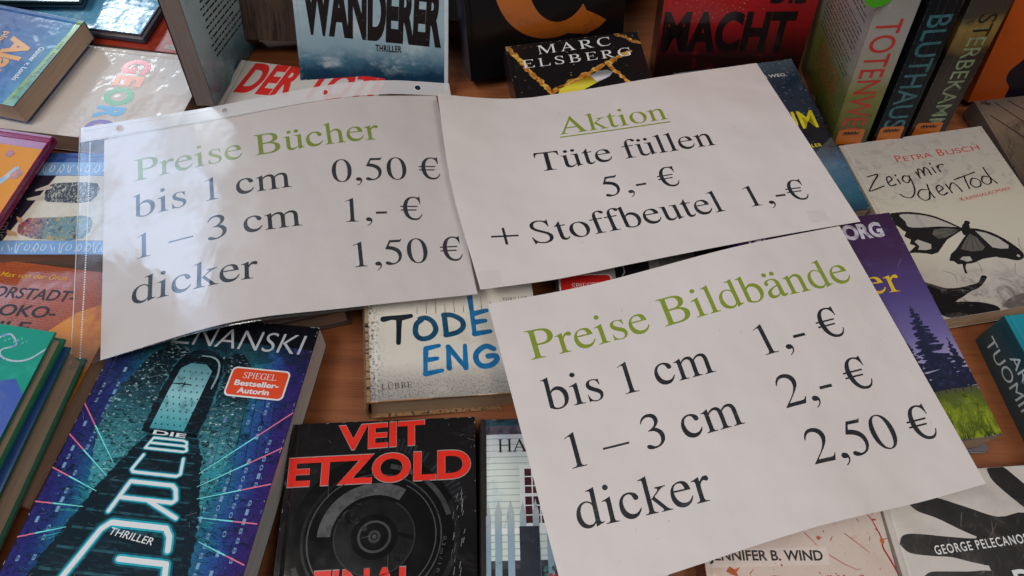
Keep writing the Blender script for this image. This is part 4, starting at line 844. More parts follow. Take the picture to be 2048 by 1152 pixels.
# --- purple dusk novel with spruce
A = Art()
A.text('ORG', (88.5, 170.6), (122, 170.2), 13.2, ink('#bcb4bd', 0.35, 0.2, 0.3), 3, bold=0.045); A.text('NI', (9, 176), (24, 176), 10, ink('#bcb4bd', 0.35, 0.2, 0.3), 3, bold=0.03)
A.text('er', (88, 119.4), (115.5, 119), 21.5, ink('#e0a92a', 0.3, 0.4, 0.08), 3, font='serif')
def spruce(ax, ay, by, hw, n, seed):
    r = random.Random(seed); L = [(ax, ay)]; R_ = []
    for i in range(1, n + 1):
        t = i / n; y = ay + (by - ay)*t; w = hw*(t**0.85)
        L += [(ax - w*(0.62 + 0.2*r.random()), y + 1.2), (ax - w*(0.95 + 0.3*r.random()), y - 0.6 - r.random())]
        R_ += [(ax + w*(0.62 + 0.2*r.random()), y + 1.0), (ax + w*(0.9 + 0.3*r.random()), y - 0.7 - r.random())]
    return L + [(ax - hw*0.4, by - 2), (ax + hw*0.4, by - 2)] + R_[::-1]
tr = cov('spruce print', [(0, '#1a1c2c'), (1, '#2a2c46')], 190, noises=[('d', 15, 0.5, 0.7, '#34365a'), ('d', 24, 0.55, 0.7, '#10121c')], coat=0.4)
def fir(ax, ay, by, hw, n, seed):
    r = random.Random(seed); P = [[[(ax - 0.6, by - 2), (ax + 0.6, by - 2), (ax + 0.15, ay + 1), (ax - 0.15, ay + 1)]]]
    for i in range(n):
        t = (i + 0.4)/n; y = ay + (by - ay)*t
        for sg in (-1, 1):
            for k in range(2):
                l = hw*(t**0.8)*(0.55 + 0.6*r.random()); yy = y + (r.random() - .5)*2.6; dr = -0.12*l + (r.random() - .35)*2.2; th = 0.9 + 1.5*t
                P.append([[(ax, yy + th), (ax + sg*l*0.55, yy + dr*0.3 + th*0.6), (ax + sg*l, yy + dr + r.random()), (ax + sg*l*0.8, yy + dr - 0.9), (ax + sg*l*0.4, yy + dr*0.4 - th*0.8), (ax, yy - th)]])
    return P
A.fill(fir(114, 105, 38.5, 19, 24, 3) + fir(97, 83, 38.5, 11, 15, 5) + fir(130, 76, 38.5, 9, 13, 8) + fir(80, 74, 38.5, 13, 13, 9), tr, 2)
A.fill([[rect(60, 37.6, 135, 39.2)]], ink('#9c98a8', 0.3, 0.4, 0.4), 1)
A.fill([[rect(x, 34, x + 0.6, 40)] for x in (99, 104, 110, 117, 123, 129)], ink('#2c2a30', 0.3, 0.4, 0), 3)
gl = []
for _ in range(260):
    x, y = 60 + RND.random()*75, RND.random()*26; l = 3 + RND.random()*8; gl += band([(x, y), (x + (RND.random() - 0.5)*5, y + l)], 0.35, False)
A.fill(gl, ink('#76802a', 0.35, 0.4, 0.8), 3)
base = cov('purple dusk cover', [(0, '#2a3414'), (0.1, '#5a6a1c'), (0.17, '#4a5224'), (0.195, '#4a4638'), (0.205, '#a39ab6'), (0.3, '#8f86a8'), (0.42, '#665c8c'), (0.6, '#4b3f70'), (0.8, '#3f2848'), (1, '#35203a')], 192, 135, warp=0.015,
    noises=[('d', 9, 0.46, 0.62, '#87921f', (1, 0.5, 1), ('v', 0.17, 0.08)), ('d', 6, 0.52, 0.62, '#23300f', (1.4, 1.0, 1), ('v', 0.13, 0.0)), ('d', 14, 0.54, 0.7, '#2c3814', (1.6, 0.5, 1), ('v', 0.19, 0.15)), ('n', 2.4, 0.5, 0.8, '#4f3f78', (1, 2, 1), ('v', 0.45, 0.7))], coat=0.4, rough=0.28)
wear(A, 135, 191.9, 7, 60, '#9a90a0', 6)
book('borg', 'paperback', 'purple dusk novel with a dark spruce and bright green grass', base, A, spine=ink('#46326c', 0.3, 0.4), pages='#7d6a58', bow=1.4)
book('silver', 'paperback', 'thin silver-edged book lying under the purple spruce novel', ink('#6f6a70', 0.25, 0.5), None, spine=ink('#4a4650', 0.2, 0.6), pages='#a79f9c', bow=0.2)

# --- pale crumpled-paper crime novel with butterfly
A = Art(); rr = ink('#b02c2c', 0.4, 0.2, 0.1); k1 = ink('#1a1718', 0.45, 0.2, 0.1)
for s, a, b, cap in (('P', (46, 161.6), (51.5, 161.7), 8.2), ('ETRA', (53.5, 161.8), (82, 162.2), 5.9), ('B', (88.5, 162.2), (94.5, 162.3), 8.2), ('USCH', (97, 162.3), (130.5, 163), 5.9)): A.text(s, a, b, cap, rr, 2, bold=-0.004)
hand = [[(10, 150), (15, 150.8), (21, 151), (12, 142), (5.5, 134.6), (12, 135.2), (21, 137.6)], [(26, 140.5), (31.5, 143.5), (31, 147), (27.5, 146), (26, 141), (27.5, 136.5), (33, 137.6)], [(36.5, 143), (37, 137.5)],
    [(48.5, 144), (44, 145.5), (41, 141), (44, 137.4), (48, 141), (49, 145)], [(49, 145), (48, 133), (45, 125.5), (39.5, 121), (34, 122.5), (31.5, 126)],
    [(55, 148), (56, 140)], [(56, 142.5), (58.5, 150), (61.2, 148.5), (61.6, 142)], [(61.6, 144), (65, 151), (67.6, 149), (68, 142)], [(72.5, 150), (73, 143.4)], [(78, 143.4), (77.5, 151)], [(77.5, 147.5), (80, 151.5), (84.5, 151.4)],
    [(60, 127.5), (54, 128.5), (49, 123), (52, 117), (57.5, 118), (61, 125)], [(63, 134), (61.5, 125), (62.5, 118)], [(69, 123.4), (75, 126.4), (73.5, 130.5), (69.5, 128.5), (69, 122), (72, 119.4), (77, 121.4)],
    [(80, 131), (81, 120.5)], [(81, 125), (85.5, 131), (89, 129), (91, 120.5)], [(86, 133), (97, 135.4), (109, 138)], [(97, 135.4), (95.5, 128), (95, 121)], [(102, 131), (98.5, 126), (101, 121.6), (106.5, 122.5), (108.5, 128), (105, 131.6), (101.5, 131)],
    [(119, 130.5), (114, 132), (110.5, 127), (113, 122.8), (118, 124.5), (120, 130)], [(119.5, 142), (120, 130), (123, 122.5)]]
def shift(L, a, b, dx, dy): return [[(p[0] + dx, p[1] + dy) for p in l] if a <= i < b else l for i, l in enumerate(L)]
hand = shift(shift(shift(hand, 5, 11, 2.2, 0.6), 11, 16, -2.2, -0.8), 16, 21, 2.0, 0.4)
A.strokes(hand, 1.0, k1, 3, smooth=True, taper=lambda t: 0.8 + 0.5*abs(math.sin(5*t))); A.fill([[ell(37, 147.5, 1.0, n=10)], [ell(75.2, 155, 1.0, n=10)]], k1, 3)
A.strokes([[(p[0] + 0.7, p[1] - 0.3) for p in l] for l in hand], 0.4, ink('#3a3636', 0.5, 0.1, 0.4), 2, smooth=True)
for s, a, b, cap in (('K', (83, 109.2), (86.5, 109.5), 4.6), ('RIMINALROMAN', (88, 109.6), (133, 114), 3.4)): A.text(s, a, b, cap, rr, 2, bold=-0.004)
gw = cov('wing grey', [(0, '#a39d94'), (1, '#a8a298')], 190, noises=[('d', 4, 0.5, 0.75, '#7d7873', (1, 0.4, 1))], coat=0.2); mid = cov('wing dusk', [(0, '#4c4844'), (0.5, '#5e5954'), (1, '#77716a')], 190, noises=[('d', 6, 0.5, 0.7, '#3a3634', (0.5, 1, 1))], coat=0.2)
A.fill([[spl([(68, 82), (60, 90), (48, 99.5), (31, 106), (14, 107.5), (2, 106), (1, 101), (8, 97), (13, 93.5), (18, 86), (32, 83), (50, 82), (68, 80)], 3)], [[(68, 80), (50, 87), (30, 87), (18, 87), (14, 82), (18, 78), (15, 74), (19, 71), (12, 67), (10, 65), (16, 64.5), (24, 62.5), (29, 60.5), (35, 61.5), (42, 67), (49, 72.5), (60, 77)]],
        [spl([(73, 81), (82, 78.5), (92, 72.5), (101, 62), (107, 50), (105, 44), (98, 42.4), (90, 46), (82, 49.5), (78, 62)], 3)], [[(74, 79), (70, 76), (62, 70), (52, 62), (45, 58), (40.5, 52), (44, 51), (46, 47.5), (50, 47), (48.6, 43), (47.4, 38), (49.5, 37.6), (50.5, 43), (53, 46.6), (60, 46.4), (70, 49), (84, 49), (83, 58), (79, 70)]],
        [ell(71, 80.5, 3.4, 7.5, rot=-35)], [ell(75.5, 86.5, 2.6, 2.2)]], k1, 3)
A.fill([[spl([(64, 83.6), (57, 90), (47, 97.5), (33, 103), (20, 104.5), (22, 97), (22, 91), (33, 88.4), (48, 87), (64, 83.6)], 3)], [[(78, 77), (86, 73.6), (94, 66.5), (99, 58), (97, 55), (90, 56), (84, 58.5), (81, 68)]]], gw, 4)
A.fill([[[(65, 80.4), (53, 84.4), (43, 84.6), (39, 80), (42, 75), (48, 74.6), (58, 77.6)]], [[(72, 75.5), (64, 69), (56, 61.5), (64, 57.5), (74, 57), (78, 60), (76, 70)]]], mid, 4)
A.fill([[[(20, 75.5), (22, 70), (19, 67), (26, 65.5), (31, 66), (33, 70.5), (28, 74), (24, 77)]], [[(50, 52), (55, 48.4), (60, 49), (60, 53), (54, 54)]], [ell(101.5, 46.5, 1.4, n=12)]], gw, 4)
A.strokes([[(65, 80), (42, 78)], [(65, 80), (45, 82.5)], [(72, 75), (60, 61)], [(73, 75), (66, 59)], [(74, 75), (72, 58)], [(76, 74), (77, 61)]], 0.3, k1, 5)
A.fill([[spl([(-1, 40), (7, 37), (16, 32), (24, 27.5), (34, 26), (44, 26.5), (54, 28), (60, 33.5), (64, 32), (60, 28), (52, 23), (44, 21), (34, 17), (26, 14), (34, 12.6), (46, 10), (58, 4), (54, -2), (20, -2), (-1, 12)], 3)]], cov('dark hands print', [(0, '#171415'), (1, '#1e1a1b')], 190, noises=[('d', 3.2, 0.52, 0.68, '#5c5652', (1, 1.6, 1)), ('n', 9, 0.62, 0.75, '#7d7670', (1, 2, 1))], coat=0.2), 2)
A.fill([[spl([(62, 4), (74, 10), (92, 12), (112, 8), (128, -3), (70, -3)], 4)], [spl([(-1, 66), (6, 62), (10, 52), (6, 44), (-1, 46)], 4)]], cov('palm shade print', [(0, '#57504c'), (1, '#6d6560')], 190, noises=[('d', 5, 0.5, 0.7, '#938b82')], coat=0.2), 1)
A.strokes([[(30, 44), (38, 38), (36, 30)], [(60, 52), (64, 44), (62, 36)], [(95, 40), (90, 30), (98, 22)], [(112, 64), (108, 54), (114, 44)]], 0.35, ink('#6a645e', 0.5, 0.1, 0.4), 1, smooth=True)
base = cov('crumpled paper cover', [(0, '#a39a90'), (0.16, '#ada49a'), (0.35, '#bab2a2'), (0.55, '#b8b09f'), (0.75, '#aca699'), (1, '#a09b94')], 190, 147, noises=[('d', 5.5, 0.52, 0.6, '#99928a', (1, 1.3, 1), ('v', 0.5, 0.75)), ('d', 3.2, 0.54, 0.8, '#86807a', (1, 1, 1), ('v', 0.45, 0.8)), ('d', 3.4, 0.48, 0.66, '#6f6762', (1, 1, 1), ('v', 0.30, 0.06)), ('d', 8, 0.54, 0.7, '#4d4643', (1, 1.5, 1), ('v', 0.22, 0.05))], coat=0.15, rough=0.42, crumple=0.0)
book('butterfly', 'paperback', 'pale crumpled-paper crime novel with a black butterfly and handwritten title', base, A, spine=ink('#9a9288', 0.4, 0.2), pages='#8f7c66', bow=1.0)

# --- teal brick-thick book
A = Art()
SA = Art(); gy = ink('#b9c6c6', 0.35, 0.3, 0.05)
SA.text('TUOMINEN', (13.5, 183), (13.5, 86), 11.5, gy, 2, bold=0.0); SA.text('ARTTU', (29.5, 160), (29.5, 105), 9.5, gy, 2, bold=0.0)
tc = cov('teal cover', [(0, '#0f4a52'), (0.6, '#12606a'), (1, '#1f7f8c')], 190, noises=[('d', 3, 0.5, 0.8, '#0a323a')], coat=0.4)
book('tuomi', 'paperback', 'thick teal paperback lying with its lettered spine towards us at the right edge', tc, A, spine=cov('teal spine', [(0, '#0a2c33'), (1, '#0f3f47')], 190, noises=[('d', 5, 0.5, 0.75, '#0a2228')], coat=0.4), spine_art=SA, pages='#83725f')

# --- black hand
A = Art(); hk = cov('black hand print', [(0, '#1c1a19'), (1, '#211f1e')], 215, noises=[('d', 3.2, 0.5, 0.75, '#4d4845'), ('d', 9, 0.58, 0.75, '#6a6460', (1, 1, 1))], coat=0.2)
A.fill([[spl([(20, 194), (30, 197.5), (41, 196.6), (60, 189), (81, 180.6), (101, 182), (108, 168), (100, 160), (84, 163), (68, 165.5), (54, 172), (37, 182.5), (25, 188), (20, 194)], 4)],
        [spl([(86, 214), (92, 216), (99, 214.5), (106, 206), (114, 196), (126, 186), (124, 172), (112, 176), (102, 186), (93, 197), (87, 206), (86, 214)], 4)],
        [spl([(5, 167), (7.5, 171.5), (13, 173.4), (24, 172.4), (36, 170.4), (52, 168), (68, 165.5), (70, 156), (66, 149), (52, 152), (38, 156.4), (25, 158), (10, 161), (5, 167)], 4)],
        [spl([(14, 145), (20, 148), (32, 147.6), (46, 146.6), (62, 146), (78, 140), (80, 122), (60, 126), (36, 133), (18, 138), (14, 145)], 4)],
        [[(60, 168), (80, 178), (102, 182), (126, 186), (145, 176), (145, 90), (70, 96), (64, 122), (62, 146)]]], hk, 2)
A.strokes([[(56, 185), (52, 176)], [(40, 169), (39, 158)], [(75, 178), (72, 166)], [(62, 162), (70, 168), (78, 176)]], 0.6, ink('#58524e', 0.4, 0.2, 0.4), 3)
A.text('GEORGE PELECANOS', (28, 158.6), (96, 162.4), 5.8, ink('#d8d4d0', 0.35, 0.2, 0), 4, bold=0.012, track=0.18); A.text('D', (77, 132), (89, 133), 13, ink('#d8d4d0', 0.35, 0.2, 0), 4, bold=0.03)
base = cov('grey hand cover', [(0, '#b3aca5'), (0.7, '#bcb5ae'), (1, '#bdb7b0')], 215, noises=[('n', 1.6, 0.45, 0.8, '#a39c95')], coat=0.3, rough=0.3)
book('hand', 'paperback', 'light grey crime novel printed with a large black hand in the corner', base, A, spine=ink('#b3aca5', 0.3, 0.3), pages='#83725f', bow=0.6)

# --- blood-scratched cream thriller
A = Art(); bl = ink('#a4201c', 0.3, 0.3, 0.25)
A.fill([[rect(2, 142.5, 86, 154)]], ink('#c4b6ad', 0.35, 0.25, 0.05), 1); A.text('JENNIFER B. WIND', (4, 147.2), (82, 145.4), 6.3, ink('#171415', 0.35, 0.2, 0), 3, bold=0.025)
A.text('Als Gott schlief', (18, 127.6), (107, 126.2), 9.2, ink('#a8243a', 0.35, 0.2, 0.05), 3, font='serif')
A.strokes([[(118, 177), (122, 172), (124.5, 164), (126, 157), (125, 153), (128, 144), (131, 134), (133, 120)]], 1.0, bl, 2, smooth=True, taper=lambda t: 0.6 + 0.9*t)
A.strokes([[(87, 148.5), (95, 143), (103, 139), (106, 139.4)], [(73, 163.5), (77, 159), (80, 155)], [(101, 162.4), (107, 157), (115, 149.5)], [(118, 160), (117, 157)], [(126, 158), (130, 158.5)], [(90, 158), (92, 161)], [(30, 138), (33, 141)], [(112, 172), (113, 170)], [(123, 165), (126, 162)]], 0.55, bl, 2, taper=lambda t: 1.1 - 0.6*t)
A.fill([[ell(20 + RND.random()*105, 135 + RND.random()*45, 0.25 + 0.6*RND.random()**2, n=9)] for _ in range(40)], bl, 2)
A.fill([[ell(125.6, 157, 1.5, 1.9, n=12)], [ell(82, 160, 1.4, n=12)], [[(14, 140), (17, 143), (20, 141), (24, 142.4), (21, 139), (22, 136), (17, 138)]]], ink('#b0531f', 0.3, 0.3, 0.2), 3)
base = cov('blood scratch cover', [(0, '#bfa79b'), (0.7, '#bfaca1'), (0.85, '#beb0a6'), (1, '#b9aca4')], 190, 130, noises=[('d', 3, 0.5, 0.8, '#b89a8c'), ('d', 4, 0.52, 0.75, '#8d2f26', (1, 1, 1), ('u', 0.12, 0.0)), ('n', 6, 0.62, 0.8, '#a88b55')], coat=0.5, rough=0.22)
book('wind', 'paperback', 'cream thriller cover scratched with blood-red streaks beside the black hand', base, A, spine=cov('wind spine', [(0, '#3a1512'), (1, '#5a2a22')], 190), pages='#83725f', bow=0.6)

# --- brown timber book at the right edge
A = Art()
A.strokes([[(8, 170), (40, 120)], [(20, 185), (60, 120)], [(34, 186), (70, 140)]], 1.2, ink('#2c2420', 0.3, 0.3), 2)
base = cov('brown timber cover', [(0, '#3a302b'), (0.45, '#4a3e37'), (0.6, '#57493c'), (0.85, '#6b5c4e'), (1, '#544a44')], 190, 125, warp=0.2, noises=[('d', 4, 0.5, 0.7, '#251e1c', (1, 0.5, 1)), ('d', 9, 0.6, 0.75, '#8f8478'), ('n', 3, 0.6, 0.7, '#1c1718', (1, 1, 1), ('u', 0.3, 0.05))], coat=0.4)
book('brown', 'paperback', 'brown weathered-timber novel lying beside the butterfly novel at the right edge', base, A, spine=ink('#4a4440', 0.3, 0.4), pages='#6f6254')

# --- black thriller with burning lines and bullet
A = Art(); fire = cov('burning line print', [(0, '#c9761f'), (0.6, '#b0641c'), (1, '#8a5a2c')], 187, noises=[('d', 16, 0.48, 0.6, '#e0a848'), ('d', 11, 0.52, 0.64, '#2a160c')], coat=0.4)
sw = ink('#e4dfda', 0.35, 0.2, 0)
A.text('MARC', (31, 173.4), (103, 174), 10.2, sw, 4, font='serif', track=170); A.text('ELSBERG', (13.5, 159), (121, 159.2), 9.4, sw, 4, font='serif', track=170)
def jag(a, b, n, amp, sd):
    r = random.Random(sd); return [(Q(a, b, i/n)[0] + (r.random()-.5)*amp, Q(a, b, i/n)[1] + (r.random()-.5)*amp) for i in range(n + 1)]
A.strokes([jag((1, 188), (34, 127), 26, 2.2, 1)], 4.0, fire, 2, taper=lambda t: 0.7 + 0.7*abs(math.sin(23*t))); A.strokes([jag((34, 128), (120, 164), 30, 2.2, 2)], 3.8, fire, 2, taper=lambda t: 0.6 + 0.8*abs(math.sin(19*t)))
A.strokes([jag((95, 152), (111, 126), 12, 2.2, 3), jag((110, 188), (131, 172), 8, 2, 4)], 3.2, fire, 2, taper=lambda t: 0.6 + 0.8*abs(math.sin(13*t)))
A.poly([(39, 122), (43, 130.5), (75, 142), (80, 133), (60, 124), (52, 118)], cov('brass case print', [(0, '#b08a12'), (0.64, '#c9a31c'), (0.7, '#e0c23c'), (0.74, '#8a6a10'), (1, '#c9a31c')], 187, coat=0.4), 3)
A.poly([(75, 142), (83, 145.2), (92, 146), (98, 142.6), (93, 138), (80, 133)], cov('steel tip print', [(0, '#5a5a5c'), (0.7, '#8d8d90'), (0.73, '#c9c9cb'), (0.76, '#707074'), (1, '#9a9a9c')], 187, coat=0.4), 3)
A.fill([[ell(RND.random()*136, RND.random()*187, 0.2 + 0.35*RND.random(), n=7)] for _ in range(90)], ink('#b5875a', 0.3, 0.3, 0.2), 1)
base = cov('black ember cover', [(0, '#141112'), (1, '#171314')], 187, noises=[('d', 2.6, 0.55, 0.78, '#2c221f')], coat=0.3, rough=0.24, spec=0.3)
wear(A, 133, 187, 9, 70, '#7a7068', 6)
book('marc', 'paperback', 'black thriller with burning lines and a brass bullet lying above the Aktion sign', base, A, spine=cov('marc spine', [(0, '#1a1618'), (1, '#262024')], 187, noises=[('d', 6, 0.55, 0.7, '#3a2c26')], coat=0.4), pages='#54483f')

# --- white novel, red slanted capitals
A = Art(); rd2 = ink('#bf2420', 0.3, 0.4, 0.05)
A.text('DER', (9, 167.6), (64, 171), 38, rd2, 2, bold=0.04, shear=0.24); A.text('TOTE', (74, 171), (152, 176), 37, rd2, 2, bold=0.04, shear=0.24)
base = cov('white red-title cover', [(0, '#bfb9b3'), (1, '#b5afa9')], 190, noises=[('n', 2, 0.5, 0.8, '#aaa49e')], coat=0.4)
book('derto', 'paperback', 'white paperback with big slanted red capitals partly under the plastic sleeve', base, A, spine=ink('#aaa39c', 0.3, 0.3), pages='#857766')

# ------------------------------------------------------------------ left rows: books turned to face the table's left side
# --- blue novel with orange title
A = Art(); og = ink('#d18a2a', 0.3, 0.4, 0.05)
A.text('Alan', (37, 127.5), (95, 126), 23.0, og, 3, bold=0.04); A.text('plan', (33, 115), (52, 114.6), 6.5, og, 3, bold=0.02)
A.text('Günter v. Lonski', (44, 159.4), (90, 158.4), 5.2, ink('#cfd6d8', 0.3, 0.3, 0), 3, bold=0.02)
A.poly([(-2, 173), (20, 174.5), (60, 172), (122, 168), (122, 182), (-2, 182)], ink('#79a04e', 0.3, 0.4, 0.3), 1); A.poly([(50, 176), (122, 172), (122, 182), (50, 182)], ink('#5f8f74', 0.3, 0.4, 0.3), 2)
A.fill([[rect(32 + i*3.2, 175.4, 33.6 + i*3.2, 177.6)] for i in range(16) if i % 5 != 4], ink('#2d4f3a', 0.3, 0.4, 0), 3)
base = cov('blue sky novel', [(0, '#1f3f7d'), (0.6, '#20427c'), (0.85, '#27588f'), (1, '#2f7d9f')], 180, noises=[('d', 4, 0.5, 0.75, '#3a69a0', (1.6, 1, 1)), ('d', 7, 0.56, 0.75, '#162c5c')], coat=0.2, rough=0.36, crumple=0.0003)
book('alan', 'paperback', 'blue paperback with orange title letters and thick tan page block lying sideways', base, A, spine=ink('#1f3f7d', 0.3, 0.4), pages='#7d6a58', bow=0.3)

# --- large white book with rainbow letters
A = Art()
cs = ['#c5202e', '#d0703a', '#3f8f5f', '#1f86b8', '#5b3d93', '#b01f5f']
for ch, x0, x1, c in zip('GEORGE', (13, 36, 53, 78.5, 96, 116), (33, 51, 77, 95, 114.5, 124), cs): A.text(ch, (x0, 176.6), (x1, 177), 26.0, ink(c, 0.2, 0.6, 0), 2, bold=0.045)
base = cov('white rainbow-title cover', [(0, '#bdb3ab'), (1, '#c4bab4')], 240, noises=[('n', 1.5, 0.5, 0.8, '#b5aba3')], coat=0.3, rough=0.4, crumple=0.0008, coat_rough=0.05, spec=0.15)
book('georg', 'paperback', 'large white book with rainbow coloured letters lying sideways', base, A, spine=ink('#c0b6ae', 0.3, 0.3), pages='#6b5648', bow=0.3)

# --- blue book with script bands and patterned figures
A = Art(); scr = ink('#b9c6d8', 0.35, 0.2, 0); 
A.fill([[rect(11, -5, 26, 200)], [rect(96.5, -5, 113, 200)]], cov('pale script band', [(0, '#57749e'), (0.5, '#6d8fb8'), (1, '#6f97c4')], 190, noises=[('n', 4, 0.5, 0.8, '#86a6cb')], coat=0.5), 1)
A.fill([[rect(-1, -5, 11, 200)]], cov('deep blue band', [(0, '#22325c'), (0.6, '#27437c'), (1, '#2f5f9f')], 190, noises=[('n', 3, 0.5, 0.8, '#1f3a70')], coat=0.7), 1)
A.poly([(26.4, 121), (26.4, 195), (96.2, 195), (96.2, 98)], ink('#c2baaa', 0.35, 0.3, 0.06), 1)
L = []
for bx in (18.5, 103.5):
    y = 20.0
    while y < 185:
        k = RND.randint(0, 3); s = 3.0 + RND.random()*2
        if k == 0: L.append([(bx - s, y), (bx + s*0.6, y + 1.5), (bx + s, y + 3.4), (bx - 0.5*s, y + 3), (bx - s, y + 5.5)])
        elif k == 1: L.append([(bx + s, y), (bx - s, y + 2), (bx - 0.2*s, y + 4.5), (bx + 0.9*s, y + 3), (bx, y + 1.2)])
        elif k == 2: L.append([(bx - s, y + 1), (bx + 0.3*s, y), (bx + 0.8*s, y + 2.5), (bx - 0.1*s, y + 4), (bx - 0.9*s, y + 3)])
        else: L.append([(bx - s, y), (bx + s, y + 3.5)]); L.append([(bx - s*.1, y + 4.4), (bx + s*.6, y + 4.8)])
        y += 6.2 + RND.random()*2.4
A.strokes(L, 0.75, scr, 2, smooth=True)
A.fill([[spl([(35, 122), (35, 160), (55, 160), (56, 130), (54, 120), (46, 117), (38, 118)], 3)]], cov('black leaf cloth print', [(0, '#1b191c'), (1, '#1b191c')], 190, noises=[('d', 30, 0.53, 0.56, '#b0a89c', (1, 1.6, 1))], coat=0.4), 3)
A.fill([[spl([(73, 112), (72, 135), (72, 165), (94, 165), (95, 130), (92, 116), (88, 108), (80, 106)], 3)]], cov('flower cloth print', [(0, '#8a4a58'), (0.62, '#8a4a58'), (0.7, '#5f7f80'), (1, '#5c8088')], 190, noises=[('d', 14, 0.54, 0.58, '#a88a4a'), ('d', 20, 0.54, 0.58, '#3a2a3a'), ('d', 26, 0.58, 0.62, '#b9a99a'), ('n', 16, 0.6, 0.64, '#3f5f7a')], coat=0.4), 3)
A.fill([[[(36, 119), (42, 108), (44, 108), (42, 120)]], [[(47, 118), (52, 103), (54, 105), (54, 119)]]], ink('#b8b0a2', 0.35, 0.3, 0.1), 4); A.fill([[[(74, 108), (71, 101), (76, 104), (80, 108)]], [[(88, 107), (85, 98), (91, 100), (92, 109)]]], ink('#b58a68', 0.35, 0.3, 0.1), 4)
A.text('Du fehlst mir', (28, 92.5), (94, 92.5), 7.0, ink('#9a94a2', 0.35, 0.2, 0), 3, font='sans', bold=-0.01)
base = cov('navy figure cover', [(0, '#1c1826'), (1, '#241f30')], 190, noises=[('n', 3, 0.5, 0.8, '#2c2638')], coat=0.5)
book('fehlst', 'paperback', 'navy book with pale blue script bands and patterned clothed legs lying sideways', base, A, spine=ink('#27437c', 0.3, 0.4), pages='#5f4c40', bow=0.2)

# --- orange hardback with crimson spine
A = Art()
A.poly([(-2, -2), (16, -2), (16, 200), (-2, 200)], ink('#8a2a55', 0.25, 0.6, 0.1), 1)
A.fill([[spl([(62, 172), (50, 177), (40, 180), (38, 177), (48, 172), (60, 168)], 3)]], cov('butterfly knife print', [(0, '#6f94b0'), (1, '#7fa0b8')], 190, noises=[('n', 9, 0.5, 0.6, '#b9a48a'), ('d', 12, 0.55, 0.62, '#3f6a94')]), 2)
A.fill([[spl([(50, 184), (44, 186), (40, 180), (46, 176), (52, 178)], 3)]], ink('#b0705a', 0.3, 0.3, 0.3), 3); A.fill([[spl([(24, 168), (21, 162), (27, 160), (30, 165)], 3)]], ink('#a04a3a', 0.3, 0.3, 0.3), 3)
base = cov('orange cover', [(0, '#c9701c'), (1, '#d98622')], 190, noises=[('n', 2, 0.5, 0.8, '#c87a1f')], coat=0.0, rough=0.42, spec=0.3)
book('orange', 'hardcover_book', 'orange hardback with crimson spine at the left edge', base, A, spine=ink('#8a2a55', 0.25, 0.6, 0.1), back=ink('#b5641a', 0.3, 0.4), pages='#a39a94', hard=True, edge=ink('#8a2a55', 0.25, 0.6, 0.1))

# --- brick red children's novel
A = Art(); kb = ink('#1c1413', 0.4, 0.2, 0.1)
A.text('Max von der Grün', (9, 173.6), (67, 177.6), 4.6, ink('#cf9a2a', 0.35, 0.3, 0.05), 3, bold=0.008, shear=0.25)
A.text('VORSTADT-', (2, 153.5), (83, 158.6), 10.2, kb, 3, bold=0.012, shear=0.12); A.text('KROKO-', (4, 136.6), (75, 142), 10.4, kb, 3, bold=0.016, shear=0.08); A.text('DILE', (18, 122), (60, 126), 10.0, kb, 3, bold=0.012, shear=0.1)
og2 = cov('orange glow print', [(0, '#b4641c'), (0.5, '#c5761f'), (1, '#cf8a2f')], 190, noises=[('n', 3, 0.5, 0.7, '#b05a2a'), ('n', 2, 0.62, 0.75, '#c09a78')], coat=0.4)
A.poly([(92, 150), (128, 172), (128, 52), (60, 48), (60, 100), (78, 132)], og2, 1)
A.poly([(40, 60), (128, 64), (128, -2), (-2, -2), (-2, 60)], cov('meadow print', [(0, '#2c3a16'), (0.3, '#4a5a1c'), (1, '#4f5c20')], 190, noises=[('d', 8, 0.5, 0.7, '#2a3012')], coat=0.4), 2)
base = cov('brick red cover', [(0, '#8f4a2a'), (1, '#93452a')], 190, brick=(11, '#8f3f26', '#9c4c2c', '#a9694a'), noises=[('d', 5, 0.54, 0.75, '#6e2e1c')], coat=0.5, rough=0.25)
book('vorstadt', 'paperback', 'brick-red novel with black hand-drawn title turning orange and green below', base, A, spine=ink('#8f3f26', 0.3, 0.4), pages='#7a6656', bow=0.3)

# --- two stacked hardbacks in the lower left
A = Art()
A.poly([(-2, -2), (152, -2), (152, 170), (140, 182), (128, 178), (122, 196), (110, 199), (60, 190), (-2, 188)], cov('blue water print', [(0, '#3a4f94'), (1, '#3f58a0')], 220, noises=[('d', 2.6, 0.52, 0.75, '#56688f'), ('n', 3, 0.55, 0.75, '#2f4486')], coat=0.6), 1)
hol = cov('foil line print', [(0, '#9fb3b8'), (1, '#a8b4c0')], 220, noises=[('n', 12, 0.5, 0.6, '#7f8fc0'), ('n', 14, 0.55, 0.62, '#6fae9a')], coat=0.8, rough=0.15)
A.stroke([(112, 208), (120, 213), (128, 206), (120, 201), (122, 196), (132, 194), (142, 197), (150, 206)], 1.3, hol, 3, smooth=True)
A.fill([[rect(105 + i*2.2, 207 + (i % 3)*1.6, 106.2 + i*2.2, 208.6 + (i % 3)*1.6)] for i in range(14)], ink('#5fae9c', 0.3, 0.4, 0.2), 2)
A.stroke([(118, 175), (128, 150), (124, 120), (132, 100)], 2.2, ink('#7f8a94', 0.3, 0.5, 0.2), 3, smooth=True)
base = cov('sea green cover', [(0, '#1f7f70'), (1, '#238a78')], 220, noises=[('n', 3, 0.5, 0.8, '#2fa08a')], coat=0.6, rough=0.22)
book('teal', 'hardcover_book', 'sea-green and blue hardback topmost of the stack in the lower left corner', base, A, spine=ink('#1f6a58', 0.3, 0.4), edge=ink('#2a7a5c', 0.3, 0.4, 0.1), pages='#8a7866', hard=True)
